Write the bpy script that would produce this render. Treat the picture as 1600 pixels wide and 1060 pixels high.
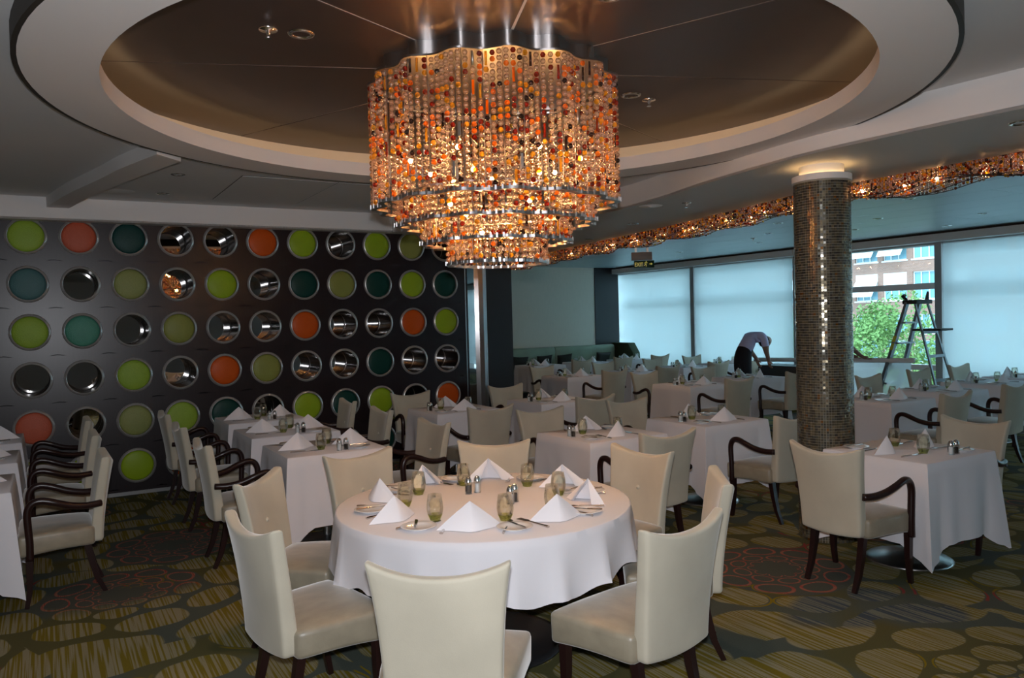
import bpy, bmesh, math, random
from math import sin, cos, pi, radians, sqrt, atan2, exp, floor
from mathutils import Vector, Matrix
R = random.Random(7)
for o in list(bpy.data.objects): bpy.data.objects.remove(o)
SC = bpy.context.scene
COL = SC.collection

# ------------------------------------------------------------------ camera
EYE = Vector((0, 0, 1.70))
yaw, pit, rol = radians(30.8405), radians(-1.42596), radians(-1.52855)
fw = Vector((sin(yaw)*cos(pit), cos(yaw)*cos(pit), sin(pit)))
rt = Vector((cos(yaw), -sin(yaw), 0)); up = rt.cross(fw)
rr = rt*cos(rol) + up*sin(rol); uu = -rt*sin(rol) + up*cos(rol)
cam_d = bpy.data.cameras.new('camera'); cam_d.sensor_width = 36; cam_d.lens = 1220.1/1600*36
cam_d.clip_start = 0.05; cam_d.clip_end = 300
cam = bpy.data.objects.new('camera', cam_d); COL.objects.link(cam)
M = Matrix(((rr.x, uu.x, -fw.x, EYE.x), (rr.y, uu.y, -fw.y, EYE.y), (rr.z, uu.z, -fw.z, EYE.z), (0, 0, 0, 1)))
cam.matrix_world = M
SC.camera = cam
# ------------------------------------------------------------------ world, sun, flash, exposure
W = bpy.data.worlds.new('world'); SC.world = W; W.use_nodes = True
bg = W.node_tree.nodes['Background']; bg.inputs[0].default_value = (.58, .85, 1.0, 1); bg.inputs[1].default_value = 4.6
sl = bpy.data.lights.new('sun', 'SUN'); sl.energy = 2.2; sl.color = (.85, .95, 1.0); sl.angle = radians(1)
so = bpy.data.objects.new('sun', sl); COL.objects.link(so); so.rotation_euler = Vector((.55, .35, -.75)).to_track_quat('-Z', 'Y').to_euler()
fl = bpy.data.lights.new('camera_flash', 'SPOT'); fl.energy = 340; fl.color = (.93, .95, 1.0); fl.shadow_soft_size = .03
fl.spot_size = radians(125); fl.spot_blend = .85
fo = bpy.data.objects.new('camera_flash', fl); COL.objects.link(fo)
fo.location = EYE + uu*.12 + rr*.0; fo.rotation_euler = (fw + uu*.02 - rr*.06).to_track_quat('-Z', 'Y').to_euler()
VS = SC.view_settings; VS.view_transform = 'Standard'; VS.look = 'None'; VS.gamma = 1; VS.use_curve_mapping = False; VS.exposure = 0.12

# ------------------------------------------------------------------ helpers
class MB:
    def __init__(s): s.v = []; s.f = []; s.m = []
    def add(s, vs, fs, mi=0, T=None):
        n = len(s.v)
        for p in vs: s.v.append(tuple(T @ Vector(p)) if T else tuple(p))
        for f in fs: s.f.append(tuple(i+n for i in f)); s.m.append(mi)
        return s
    def box(s, x0, x1, y0, y1, z0, z1, mi=0, T=None):
        return s.add([(x, y, z) for z in (z0, z1) for y in (y0, y1) for x in (x0, x1)],
                     [(0, 2, 3, 1), (4, 5, 7, 6), (0, 1, 5, 4), (2, 6, 7, 3), (0, 4, 6, 2), (1, 3, 7, 5)], mi, T)
    def lathe(s, prof, n=24, mi=0, T=None, cap0=False, cap1=False):
        vs = []; fs = []
        for r, z in prof:
            for k in range(n):
                a = 2*pi*k/n; vs.append((r*cos(a), r*sin(a), z))
        for j in range(len(prof)-1):
            for k in range(n):
                k2 = (k+1) % n; fs.append((j*n+k, j*n+k2, (j+1)*n+k2, (j+1)*n+k))
        if cap0: fs.append(tuple(range(n))[::-1])
        if cap1: fs.append(tuple((len(prof)-1)*n+k for k in range(n)))
        return s.add(vs, fs, mi, T)
    def tube(s, path, rad, n=8, mi=0, T=None, sq=1.0, caps=True):
        P = [Vector(p) for p in path]; vs = []; fs = []
        rads = rad if isinstance(rad, (list, tuple)) else [rad]*len(P)
        ref = Vector((0, 1, 0))
        for i, p in enumerate(P):
            d = (P[min(i+1, len(P)-1)] - P[max(i-1, 0)]).normalized()
            a = ref - d*ref.dot(d)
            if a.length < .1: a = Vector((1, 0, 0)) - d*d.x
            a.normalize(); b = d.cross(a)
            for k in range(n):
                t = 2*pi*(k+.5)/n; q = p + (a*cos(t)*sq + b*sin(t))*rads[i]; vs.append(tuple(q))
        for i in range(len(P)-1):
            for k in range(n):
                k2 = (k+1) % n; fs.append((i*n+k, i*n+k2, (i+1)*n+k2, (i+1)*n+k))
        if caps: fs.append(tuple(range(n))[::-1]); fs.append(tuple((len(P)-1)*n+k for k in range(n)))
        return s.add(vs, fs, mi, T)
    def prism(s, poly, z0, z1, mi=0, T=None):
        n = len(poly)
        return s.add([(x, y, z0) for x, y in poly]+[(x, y, z1) for x, y in poly],
                     [tuple(range(n))[::-1], tuple(range(n, 2*n))]+[(k, (k+1) % n, n+(k+1) % n, n+k) for k in range(n)], mi, T)
    def mesh(s, name, mats, smooth=False, auto=None):
        me = bpy.data.meshes.new(name); me.from_pydata(s.v, [], s.f)
        for m in (mats if isinstance(mats, (list, tuple)) else [mats]): me.materials.append(m)
        if any(s.m): me.polygons.foreach_set('material_index', s.m)
        bm = bmesh.new(); bm.from_mesh(me); bmesh.ops.recalc_face_normals(bm, faces=bm.faces); bm.to_mesh(me); bm.free()
        if smooth or auto: me.polygons.foreach_set('use_smooth', [True]*len(me.polygons))
        if auto:
            me.set_sharp_from_angle(angle=radians(auto))
        me.update(); return me

def ob(name, me, parent=None, loc=None, rz=None):
    o = bpy.data.objects.new(name, me); COL.objects.link(o)
    if parent is not None: o.parent = parent
    if loc is not None: o.location = loc
    if rz is not None: o.rotation_euler = (0, 0, rz)
    return o
def tag(o, label=None, cat=None, group=None, kind=None):
    if label: o['label'] = label
    if cat: o['category'] = cat
    if group: o['group'] = group
    if kind: o['kind'] = kind
    return o
def thing(name, label, cat, loc=(0, 0, 0), rz=0, group=None):
    return tag(ob(name, None, None, loc, rz), label, cat, group)
def struct(name, me, loc=None): return tag(ob(name, me, None, loc), kind='structure')
def bevel(mb, name, mats, w, seg=2, ang=40, smooth=True):
    me = mb.mesh(name, mats); bm = bmesh.new(); bm.from_mesh(me)
    ed = [e for e in bm.edges if len(e.link_faces) == 2 and e.calc_face_angle(0) > radians(ang)]
    bmesh.ops.bevel(bm, geom=ed, offset=w, segments=seg, affect='EDGES', profile=.5, clamp_overlap=True)
    bm.to_mesh(me); bm.free()
    if smooth: me.polygons.foreach_set('use_smooth', [True]*len(me.polygons)); me.set_sharp_from_angle(angle=radians(50))
    return me

# ------------------------------------------------------------------ materials
def mat(name, col, rough=.5, metal=0, spec=.5, sheen=0, emit=None, es=0, noise=None, bump=None, coat=0, trans=0, alpha=None, sub=0):
    m = bpy.data.materials.new(name); m.use_nodes = True; nt = m.node_tree; b = nt.nodes['Principled BSDF']
    b.inputs['Base Color'].default_value = (*col, 1); b.inputs['Roughness'].default_value = rough; b.inputs['Metallic'].default_value = metal
    b.inputs['Specular IOR Level'].default_value = spec
    if sheen:
        b.inputs['Sheen Weight'].default_value = sheen; b.inputs['Sheen Roughness'].default_value = .35
    if coat: b.inputs['Coat Weight'].default_value = coat; b.inputs['Coat Roughness'].default_value = .15
    if emit: b.inputs['Emission Color'].default_value = (*emit, 1); b.inputs['Emission Strength'].default_value = es
    if trans: b.inputs['Transmission Weight'].default_value = trans
    if noise or bump:
        tc = nt.nodes.new('ShaderNodeTexCoord')
    if noise:
        sc, amt, stretch = noise
        mp = nt.nodes.new('ShaderNodeMapping'); mp.inputs['Scale'].default_value = stretch
        n = nt.nodes.new('ShaderNodeTexNoise'); n.inputs['Scale'].default_value = sc; n.inputs['Detail'].default_value = 4
        rp = nt.nodes.new('ShaderNodeMix'); rp.data_type = 'RGBA'
        rp.inputs[6].default_value = (*[c*(1-amt) for c in col], 1); rp.inputs[7].default_value = (*[min(1, c*(1+amt)) for c in col], 1)
        nt.links.new(tc.outputs['Object'], mp.inputs[0]); nt.links.new(mp.outputs[0], n.inputs['Vector']); nt.links.new(n.outputs[0], rp.inputs[0]); nt.links.new(rp.outputs[2], b.inputs['Base Color'])
    if bump:
        sc, st = bump
        n2 = nt.nodes.new('ShaderNodeTexNoise'); n2.inputs['Scale'].default_value = sc; n2.inputs['Detail'].default_value = 3
        bu = nt.nodes.new('ShaderNodeBump'); bu.inputs['Strength'].default_value = st; bu.inputs['Distance'].default_value = .01
        nt.links.new(tc.outputs['Object'], n2.inputs['Vector']); nt.links.new(n2.outputs[0], bu.inputs['Height']); nt.links.new(bu.outputs[0], b.inputs['Normal'])
    return m
def emat(name, col, st):
    m = bpy.data.materials.new(name); m.use_nodes = True; nt = m.node_tree; nt.nodes.clear()
    e = nt.nodes.new('ShaderNodeEmission'); e.inputs[0].default_value = (*col, 1); e.inputs[1].default_value = st
    o = nt.nodes.new('ShaderNodeOutputMaterial'); nt.links.new(e.outputs[0], o.inputs[0]); return m
def clearmat(name, tint, glossy=.12, transl=0, tcol=None, rough=.03, gcol=(1, 1, 1)):
    """see-through body: transparent + translucent + fresnel gloss"""
    m = bpy.data.materials.new(name); m.use_nodes = True; nt = m.node_tree; nt.nodes.clear()
    tr = nt.nodes.new('ShaderNodeBsdfTransparent'); tr.inputs[0].default_value = (*tint, 1)
    gl = nt.nodes.new('ShaderNodeBsdfGlossy'); gl.inputs['Roughness'].default_value = rough; gl.inputs[0].default_value = (*gcol, 1)
    out = nt.nodes.new('ShaderNodeOutputMaterial'); base = tr
    if transl:
        tl = nt.nodes.new('ShaderNodeBsdfTranslucent'); tl.inputs[0].default_value = (*(tcol or tint), 1)
        mx = nt.nodes.new('ShaderNodeMixShader'); mx.inputs[0].default_value = transl
        nt.links.new(tr.outputs[0], mx.inputs[1]); nt.links.new(tl.outputs[0], mx.inputs[2]); base = mx
    fr = nt.nodes.new('ShaderNodeLayerWeight'); fr.inputs[0].default_value = .35
    ma = nt.nodes.new('ShaderNodeMath'); ma.operation = 'MULTIPLY_ADD'; ma.inputs[1].default_value = .6; ma.inputs[2].default_value = glossy
    nt.links.new(fr.outputs['Fresnel'], ma.inputs[0])
    mx2 = nt.nodes.new('ShaderNodeMixShader'); nt.links.new(ma.outputs[0], mx2.inputs[0]); nt.links.new(base.outputs[0], mx2.inputs[1]); nt.links.new(gl.outputs[0], mx2.inputs[2])
    nt.links.new(mx2.outputs[0], out.inputs[0]); return m

MT = {}
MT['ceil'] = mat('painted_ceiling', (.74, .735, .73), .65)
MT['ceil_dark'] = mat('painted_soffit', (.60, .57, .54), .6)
MT['lip'] = mat('painted_lip', (.78, .755, .74), .6)
MT['cove'] = mat('cream_cove', (.72, .60, .46), .6)
MT['gap'] = mat('shadow_gap', (.03, .025, .02), .6)
MT['brown'] = mat('bronze_ceiling', (.13, .098, .085), .38, .7, noise=(3, .12, (1, 1, 1)))
MT['seam'] = mat('seam_strip', (.80, .70, .62), .5)
MT['outer'] = mat('satin_panel', (.42, .50, .52), .42, .35)
MT['wood'] = mat('dark_wall_veneer', (.014, .008, .0105), .30, spec=.40, noise=(9, .45, (6, 6, .5)))
MT['pillar'] = mat('dark_pillar', (.012, .010, .013), .4)
MT['cream'] = mat('linen_wallcovering', (.66, .63, .54), .8, noise=(30, .06, (1, 1, .2)))
MT['steel'] = mat('brushed_steel', (.55, .55, .56), .28, 1)
MT['chrome'] = mat('chrome', (.82, .82, .82), .17, 1)
MT['mirror'] = mat('mirror', (.40, .39, .385), .02, 1)
MT['tube'] = mat('dark_chrome', (.010, .008, .008), .20, 0, spec=.45)
MT['ringm'] = mat('satin_chrome', (.52, .51, .50), .30, .6)
MT['velvet'] = mat('cream_velvet', (.52, .48, .385), .85, spec=.08, sheen=.45, noise=(4, .20, (1, 1, 1)), bump=(220, .06))
MT['seatv'] = mat('champagne_velvet', (.28, .245, .18), .42, spec=.6, sheen=.6, noise=(11, .34, (1, 1.6, 1)), bump=(200, .06))
MT['leg'] = mat('mahogany', (.018, .006, .006), .3)
MT['cloth'] = mat('white_linen', (.76, .75, .79), .75, bump=(300, .08))
MT['napkin'] = mat('napkin_linen', (.84, .82, .85), .8, bump=(260, .06))
MT['glass'] = clearmat('green_glass', (.99, .992, .945), .07)
MT['glassbase'] = clearmat('thick_green_glass', (.86, .91, .50), .05)
MT['clear'] = clearmat('clear_glass', (.93, .95, .95), .08)
MT['china'] = mat('china', (.82, .81, .80), .15)
MT['silver'] = mat('cutlery_steel', (.60, .57, .55), .16, 1)
MT['salt'] = mat('salt', (.85, .85, .85), .9)
MT['pepper'] = mat('pepper', (.03, .022, .018), .9)
MT['black'] = mat('black_metal', (.015, .015, .017), .4)
MT['banq'] = mat('green_velvet', (.26, .33, .24), .6, sheen=.4, noise=(2.2, .35, (1, 1, 1)))
MT['banqd'] = mat('dark_green_velvet', (.035, .05, .02), .7)
MT['pillow'] = mat('black_pillow', (.014, .016, .014), .7)
MT['frame'] = mat('window_frame', (.36, .40, .42), .5)
MT['head'] = mat('window_head', (.66, .66, .64), .6)
MT['alu'] = mat('aluminium', (.27, .29, .31), .35, .8)
MT['yellow'] = mat('yellow_sticker', (.65, .60, .05), .6)
MT['blackp'] = mat('black_plastic', (.012, .012, .015), .5)
MT['brick'] = None
MT['white'] = mat('white_paint', (.80, .80, .80), .6)
MT['bwin'] = mat('office_glass', (.16, .34, .42), .12, 0)
MT['leaf'] = mat('leaf', (.14, .26, .07), .6, sub=0)
MT['bark'] = mat('bark', (.07, .05, .035), .9)
MT['shirt'] = mat('pale_blue_shirt', (.55, .55, .80), .8)
MT['trouser'] = mat('black_trousers', (.008, .009, .015), .8)
MT['skin'] = mat('skin', (.28, .16, .11), .55)
MT['hair'] = mat('black_hair', (.008, .007, .007), .45)
MT['shoe'] = mat('black_shoe', (.012, .012, .012), .35)
MT['exitg'] = mat('exit_green', (.005, .045, .018), .35)
MT['exity'] = mat('exit_letters', (.75, .72, .15), .5, emit=(.8, .75, .15), es=.25)
MT['bulb'] = emat('bulb', (1.0, .46, .14), 470)
MT['bulbs'] = emat('strip_bulb', (1.0, .50, .18), 300)
MT['lamp'] = emat('downlight_lamp', (1.0, .72, .45), 40)
MT['coveglow'] = emat('cove_tube', (1.0, .72, .40), 3.2)
# beads: clear, amber, topaz, dark red, smoke
MT['b_clear'] = clearmat('crystal_clear', (.90, .86, .82), .16, .30, (.80, .62, .50), .05)
MT['b_amber'] = clearmat('crystal_amber', (.86, .42, .07), .10, .55, (.98, .42, .05), .06)
MT['b_topaz'] = clearmat('crystal_topaz', (.86, .64, .12), .10, .5, (.90, .62, .08), .06)
MT['b_red'] = clearmat('crystal_garnet', (.40, .07, .015), .10, .55, (.46, .075, .012), .06)
MT['b_dark'] = clearmat('crystal_smoke', (.08, .035, .02), .08, .6, (.14, .05, .02), .06)
def crystal(name, tint, tcol, wt=.30, wr=.35, wg=.16):
    m = bpy.data.materials.new(name); m.use_nodes = True; nt = m.node_tree; nt.nodes.clear()
    def mixs(f, a, b):
        n = nt.nodes.new('ShaderNodeMixShader'); n.inputs[0].default_value = f; nt.links.new(a.outputs[0], n.inputs[1]); nt.links.new(b.outputs[0], n.inputs[2]); return n
    tr = nt.nodes.new('ShaderNodeBsdfTransparent'); tr.inputs[0].default_value = (*tint, 1)
    rf = nt.nodes.new('ShaderNodeBsdfRefraction'); rf.inputs[0].default_value = (*tint, 1); rf.inputs['IOR'].default_value = 1.5; rf.inputs['Roughness'].default_value = .05
    tl = nt.nodes.new('ShaderNodeBsdfTranslucent'); tl.inputs[0].default_value = (*tcol, 1)
    gl = nt.nodes.new('ShaderNodeBsdfGlossy'); gl.inputs['Roughness'].default_value = .13
    o = nt.nodes.new('ShaderNodeOutputMaterial'); a = mixs(wr, tr, rf); b = mixs(wt, a, tl); c = mixs(wg, b, gl); nt.links.new(c.outputs[0], o.inputs[0]); return m
MT['b_clear'] = crystal('cut_crystal', (.95, .91, .87), (.85, .55, .36), .14, .50, .22)
BEADM = [MT['b_clear'], MT['b_amber'], MT['b_topaz'], MT['b_red'], MT['b_dark'], MT['steel']]

class NT:
    def __init__(s, name):
        s.m = bpy.data.materials.new(name); s.m.use_nodes = True; s.t = s.m.node_tree; s.b = s.t.nodes['Principled BSDF']
    def put(s, sock, v):
        if isinstance(v, bpy.types.NodeSocket): s.t.links.new(v, sock)
        elif v is not None: sock.default_value = v
    def math(s, op, a, b=None, c=None):
        n = s.t.nodes.new('ShaderNodeMath'); n.operation = op
        for i, v in enumerate((a, b, c)):
            if v is not None: s.put(n.inputs[i], v)
        return n.outputs[0]
    def mix(s, f, a, b):
        n = s.t.nodes.new('ShaderNodeMix'); n.data_type = 'RGBA'; s.put(n.inputs[0], f)
        s.put(n.inputs[6], (*a, 1) if isinstance(a, tuple) else a); s.put(n.inputs[7], (*b, 1) if isinstance(b, tuple) else b)
        return n.outputs[2]
    def noise(s, vec, sc, det=2):
        n = s.t.nodes.new('ShaderNodeTexNoise'); n.inputs['Scale'].default_value = sc; n.inputs['Detail'].default_value = det
        s.t.links.new(vec, n.inputs['Vector']); return n.outputs[0]
    def step(s, v, lo, hi):
        n = s.t.nodes.new('ShaderNodeMapRange'); n.clamp = True; s.put(n.inputs[0], v); n.inputs[1].default_value = lo; n.inputs[2].default_value = hi
        return n.outputs[0]
    def xyz(s, v):
        n = s.t.nodes.new('ShaderNodeSeparateXYZ'); s.t.links.new(v, n.inputs[0]); return n.outputs
    def comb(s, x, y, z=0.0):
        n = s.t.nodes.new('ShaderNodeCombineXYZ'); s.put(n.inputs[0], x); s.put(n.inputs[1], y); s.put(n.inputs[2], z); return n.outputs[0]

def carpet():
    k = NT('carpet'); t = k.t
    geo = t.nodes.new('ShaderNodeNewGeometry'); P = geo.outputs['Position']
    x, y, _ = k.xyz(P)[:3]
    vo = t.nodes.new('ShaderNodeTexVoronoi'); vo.voronoi_dimensions = '2D'; vo.inputs['Scale'].default_value = .62; vo.inputs['Randomness'].default_value = .55
    t.links.new(P, vo.inputs['Vector'])
    cx, cy, _ = k.xyz(vo.outputs['Position'])[:3]
    dx = k.math('SUBTRACT', x, cx); dy = k.math('SUBTRACT', y, cy)
    wob = k.noise(P, 2.2)
    r = k.math('SQRT', k.math('ADD', k.math('MULTIPLY', dx, dx), k.math('MULTIPLY', dy, dy)))
    th = k.math('ARCTAN2', dy, dx)
    v = k.math('DIVIDE', k.math('LOGARITHM', k.math('MAXIMUM', k.math('DIVIDE', r, .30), .001), math.e), math.log(1.62))
    v = k.math('ADD', v, k.math('MULTIPLY', k.math('SUBTRACT', wob, .5), .45))
    ring = k.math('FLOOR', v); fv = k.math('SUBTRACT', k.math('FRACT', v), .5)
    n = 9.0
    u = k.math('ADD', k.math('MULTIPLY', th, n/(2*pi)), k.math('MULTIPLY', k.math('MODULO', k.math('ABSOLUTE', ring), 2.0), .5))
    u = k.math('ADD', u, k.math('MULTIPLY', k.math('SUBTRACT', k.noise(P, 1.3), .5), .4))
    fu = k.math('SUBTRACT', k.math('FRACT', k.math('ADD', u, 20.0)), .5)
    e = k.math('SQRT', k.math('ADD', k.math('MULTIPLY', k.math('MULTIPLY', fu, 2.12), k.math('MULTIPLY', fu, 2.12)), k.math('MULTIPLY', k.math('MULTIPLY', fv, 2.08), k.math('MULTIPLY', fv, 2.08))))
    inside = k.math('SUBTRACT', 1.0, k.step(e, .93, .97))
    inner = k.math('LESS_THAN', v, 1.0); core = k.math('GREATER_THAN', v, -1.6)
    rim = k.math('MULTIPLY', k.math('MULTIPLY', k.step(e, .76, .79), inside), core)
    sv = k.comb(k.math('MULTIPLY', x, 75.0), k.math('MULTIPLY', y, 1.3))
    st = k.step(k.noise(sv, 1.0, 1), .47, .55)
    ba = k.noise(P, .55, 1)
    stripes = k.mix(st, (.30, .28, .18), (.20, .155, .014))
    bstripes = k.mix(st, (.18, .195, .165), (.055, .08, .11))
    fill = k.mix(k.step(ba, .64, .66), stripes, bstripes)
    ground = k.mix(k.step(k.noise(P, 1.1, 1), .44, .52), (.105, .102, .040), (.088, .108, .092))
    c = k.mix(inside, ground, fill)
    red = k.mix(k.step(k.noise(sv, 3.0, 1), .42, .5), (.34, .05, .055), (.36, .16, .11))
    flower = k.mix(rim, (.088, .102, .09), red)
    c = k.mix(k.math('MULTIPLY', inner, k.step(k.noise(P, .45, 0), .46, .5)), c, k.mix(inside, (.088, .102, .09), flower))
    # loose mustard and pink outlines
    rim2 = k.math('MULTIPLY', k.math('MULTIPLY', k.step(e, .985, 1.0), k.math('SUBTRACT', 1.0, k.step(e, 1.06, 1.08))), k.step(k.noise(P, 2.0, 1), .60, .63))
    c = k.mix(rim2, c, k.mix(k.step(k.noise(P, .8, 0), .5, .52), (.26, .19, .008), (.30, .05, .05)))
    c = k.mix(k.math('MULTIPLY', k.noise(P, 150.0, 2), .35), c, (.03, .03, .02))
    k.t.links.new(c, k.b.inputs['Base Color']); k.b.inputs['Roughness'].default_value = .95; k.b.inputs['Specular IOR Level'].default_value = .1
    bu = t.nodes.new('ShaderNodeBump'); bu.inputs['Strength'].default_value = .3; bu.inputs['Distance'].default_value = .004
    t.links.new(k.noise(P, 260.0, 2), bu.inputs['Height']); t.links.new(bu.outputs[0], k.b.inputs['Normal'])
    return k.m
def brickmat():
    k = NT('office_brick'); geo = k.t.nodes.new('ShaderNodeNewGeometry'); x, y, z = k.xyz(geo.outputs['Position'])[:3]
    br = k.t.nodes.new('ShaderNodeTexBrick'); br.inputs['Scale'].default_value = 3.2
    br.inputs['Color1'].default_value = (.27, .135, .10, 1); br.inputs['Color2'].default_value = (.33, .17, .125, 1); br.inputs['Mortar'].default_value = (.38, .31, .28, 1)
    k.t.links.new(k.comb(y, z), br.inputs['Vector']); k.t.links.new(br.outputs[0], k.b.inputs['Base Color']); k.b.inputs['Roughness'].default_value = .9; return k.m
def padmat(name, col, sparkle=0):
    k = NT(name); tc = k.t.nodes.new('ShaderNodeTexCoord')
    n = k.noise(tc.outputs['Object'], 90.0, 3)
    c = k.mix(k.math('MULTIPLY', n, .5), col, tuple(min(1, q*1.5+.02*sparkle) for q in col))
    k.t.links.new(c, k.b.inputs['Base Color']); k.b.inputs['Roughness'].default_value = .42; k.b.inputs['Specular IOR Level'].default_value = .22
    bu = k.t.nodes.new('ShaderNodeBump'); bu.inputs['Strength'].default_value = .15 + .5*sparkle; bu.inputs['Distance'].default_value = .004
    k.t.links.new(n, bu.inputs['Height']); k.t.links.new(bu.outputs[0], k.b.inputs['Normal']); return k.m
def blindmat():
    m = bpy.data.materials.new('blind_fabric'); m.use_nodes = True; nt = m.node_tree; nt.nodes.clear()
    tl = nt.nodes.new('ShaderNodeBsdfTranslucent'); tl.inputs[0].default_value = (.86, .92, .95, 1)
    df = nt.nodes.new('ShaderNodeBsdfDiffuse'); df.inputs[0].default_value = (.75, .78, .76, 1)
    tp = nt.nodes.new('ShaderNodeBsdfTransparent'); tp.inputs[0].default_value = (.9, 1, 1, 1)
    a = nt.nodes.new('ShaderNodeMixShader'); a.inputs[0].default_value = .32; b = nt.nodes.new('ShaderNodeMixShader'); b.inputs[0].default_value = .20
    o = nt.nodes.new('ShaderNodeOutputMaterial')
    nt.links.new(tl.outputs[0], a.inputs[1]); nt.links.new(df.outputs[0], a.inputs[2]); nt.links.new(a.outputs[0], b.inputs[1]); nt.links.new(tp.outputs[0], b.inputs[2]); nt.links.new(b.outputs[0], o.inputs[0]); return m
def mosaicmat():
    k = NT('mosaic_tile'); at = k.t.nodes.new('ShaderNodeAttribute'); at.attribute_name = 'tile'; at.attribute_type = 'GEOMETRY'
    k.t.links.new(at.outputs['Color'], k.b.inputs['Base Color']); k.b.inputs['Roughness'].default_value = .17; k.b.inputs['Metallic'].default_value = .55; return k.m
MT['carpet'] = carpet(); MT['brick'] = brickmat(); MT['blind'] = blindmat(); MT['mosaic'] = mosaicmat()
MT['grout'] = mat('grout', (.36, .33, .26), .8)
MT['pane'] = clearmat('window_glass', (.92, .97, .98), .02)

# ------------------------------------------------------------------ room shell
ZC, ZR, ZB, ZS, ZO = 3.0, 2.90, 3.155, 2.78, 2.88      # ceiling, ring, bronze disc, soffit, outer ceiling
XW, YD, YCW, X0, Y0 = 12.0, 8.906, 15.0, -5.0, -5.0
struct('floor', MB().box(X0, XW+.3, Y0, YCW+.2, -.1, 0).mesh('floor', MT['carpet']))
CH = (2.305, 4.0)                                      # chandelier centre
def circ(c, r, n=96, a0=0): return [(c[0]+r*cos(a0+2*pi*k/n), c[1]+r*sin(a0+2*pi*k/n)) for k in range(n)]
def plate_with_hole(x0, x1, y0, y1, c, r, z0, z1, n=96):
    mb = MB(); hole = circ(c, r, n); outer = []
    for (x, y) in hole:
        dx, dy = x-c[0], y-c[1]; t = 1e9
        if dx > 1e-9: t = min(t, (x1-c[0])/dx)
        if dx < -1e-9: t = min(t, (x0-c[0])/dx)
        if dy > 1e-9: t = min(t, (y1-c[1])/dy)
        if dy < -1e-9: t = min(t, (y0-c[1])/dy)
        outer.append((c[0]+dx*t, c[1]+dy*t))
    vs = [(x, y, z) for z in (z0, z1) for L in (hole, outer) for x, y in L]
    fs = []
    for k in range(n):
        j = (k+1) % n
        fs += [(k, j, n+j, n+k), (2*n+k, 3*n+k, 3*n+j, 2*n+j), (k, 2*n+k, 2*n+j, j)]
    mb.add(vs, fs)
    for cx_, cy_ in ((x0, y0), (x1, y0), (x1, y1), (x0, y1)):    # corner triangles
        q = sorted(range(n), key=lambda i: (outer[i][0]-cx_)**2+(outer[i][1]-cy_)**2)
        i = q[0]; best = [m for m in ((i-1) % n, (i+1) % n)]
        sx = [m for m in q[:4] if abs(outer[m][0]-cx_) < 1e-6][:1]; sy = [m for m in q[:4] if abs(outer[m][1]-cy_) < 1e-6][:1]
        if sx and sy and sx[0] != sy[0]:
            for z in (z0,): mb.add([(outer[sx[0]][0], outer[sx[0]][1], z), (outer[sy[0]][0], outer[sy[0]][1], z), (cx_, cy_, z)], [(0, 1, 2)])
    return mb
def smoothcurve(pts, n=12):
    out = []; P = [pts[0]]+pts+[pts[-1]]
    for i in range(1, len(P)-2):
        for k in range(n):
            t = k/n; a, b, c, d = P[i-1], P[i], P[i+1], P[i+2]
            out.append(tuple(.5*((2*b[j])+(-a[j]+c[j])*t+(2*a[j]-5*b[j]+4*c[j]-d[j])*t*t+(-a[j]+3*b[j]-3*c[j]+d[j])*t**3) for j in range(2)))
    out.append(pts[-1]); return out
FASC = smoothcurve([(5.3, -5.0), (4.95, 0), (4.66, 2.0), (4.57, 2.95), (4.56, 3.7), (4.72, 4.7), (4.93, 5.55), (5.02, 6.4), (4.9, 7.4), (4.5, 8.2), (3.7, 8.68), (2.6, 8.76), (-5.0, 8.76)], 10)
BEAD = smoothcurve([(6.6, -5.0), (6.25, -1.5), (5.98, 1.2), (5.90, 2.85), (5.90, 4.18), (5.97, 4.87), (6.17, 5.66), (6.54, 7.38), (6.91, 9.63), (7.43, 12.36), (7.9, 15.0)], 12)
# upper ceiling around the coffer; its edge lies on the fascia
ceil = plate_with_hole(X0, 5.6, Y0, 8.9, CH, 2.39, ZC, ZC+.05)
struct('ceiling', ceil.mesh('ceiling', MT['ceil']))
# soffit slab with fascia face
sof = MB(); n1 = len(FASC)
poly = [p for p in FASC] + [(-5.0, 8.95), (5.1, 8.95), (5.1, 15.0)] + BEAD[::-1]
fas = MB()
for i in range(n1-1):
    a, b = FASC[i], FASC[i+1]
    fas.add([(a[0], a[1], ZS), (b[0], b[1], ZS), (b[0], b[1], ZC+.02), (a[0], a[1], ZC+.02)], [(0, 1, 2, 3)])
struct('trim_1', fas.mesh('fascia', MT['lip'], smooth=True))
bm = bmesh.new(); vv = [bm.verts.new((x, y, ZS)) for x, y in poly]; bm.faces.new(vv)
bmesh.ops.triangulate(bm, faces=bm.faces)
ex = bmesh.ops.extrude_face_region(bm, geom=list(bm.faces)); bmesh.ops.translate(bm, verts=[g for g in ex['geom'] if isinstance(g, bmesh.types.BMVert)], vec=(0, 0, .02))
bmesh.ops.recalc_face_normals(bm, faces=bm.faces)
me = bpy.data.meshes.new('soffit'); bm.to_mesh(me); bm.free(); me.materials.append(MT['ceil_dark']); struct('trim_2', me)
fb = MB()
for i in range(len(BEAD)-1):
    a, b = BEAD[i], BEAD[i+1]; fb.add([(a[0], a[1], ZS), (b[0], b[1], ZS), (b[0], b[1], ZO+.05), (a[0], a[1], ZO+.05)], [(0, 1, 2, 3)])
struct('trim_3', fb.mesh('soffit_edge', MT['ceil_dark'], smooth=True))
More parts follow.
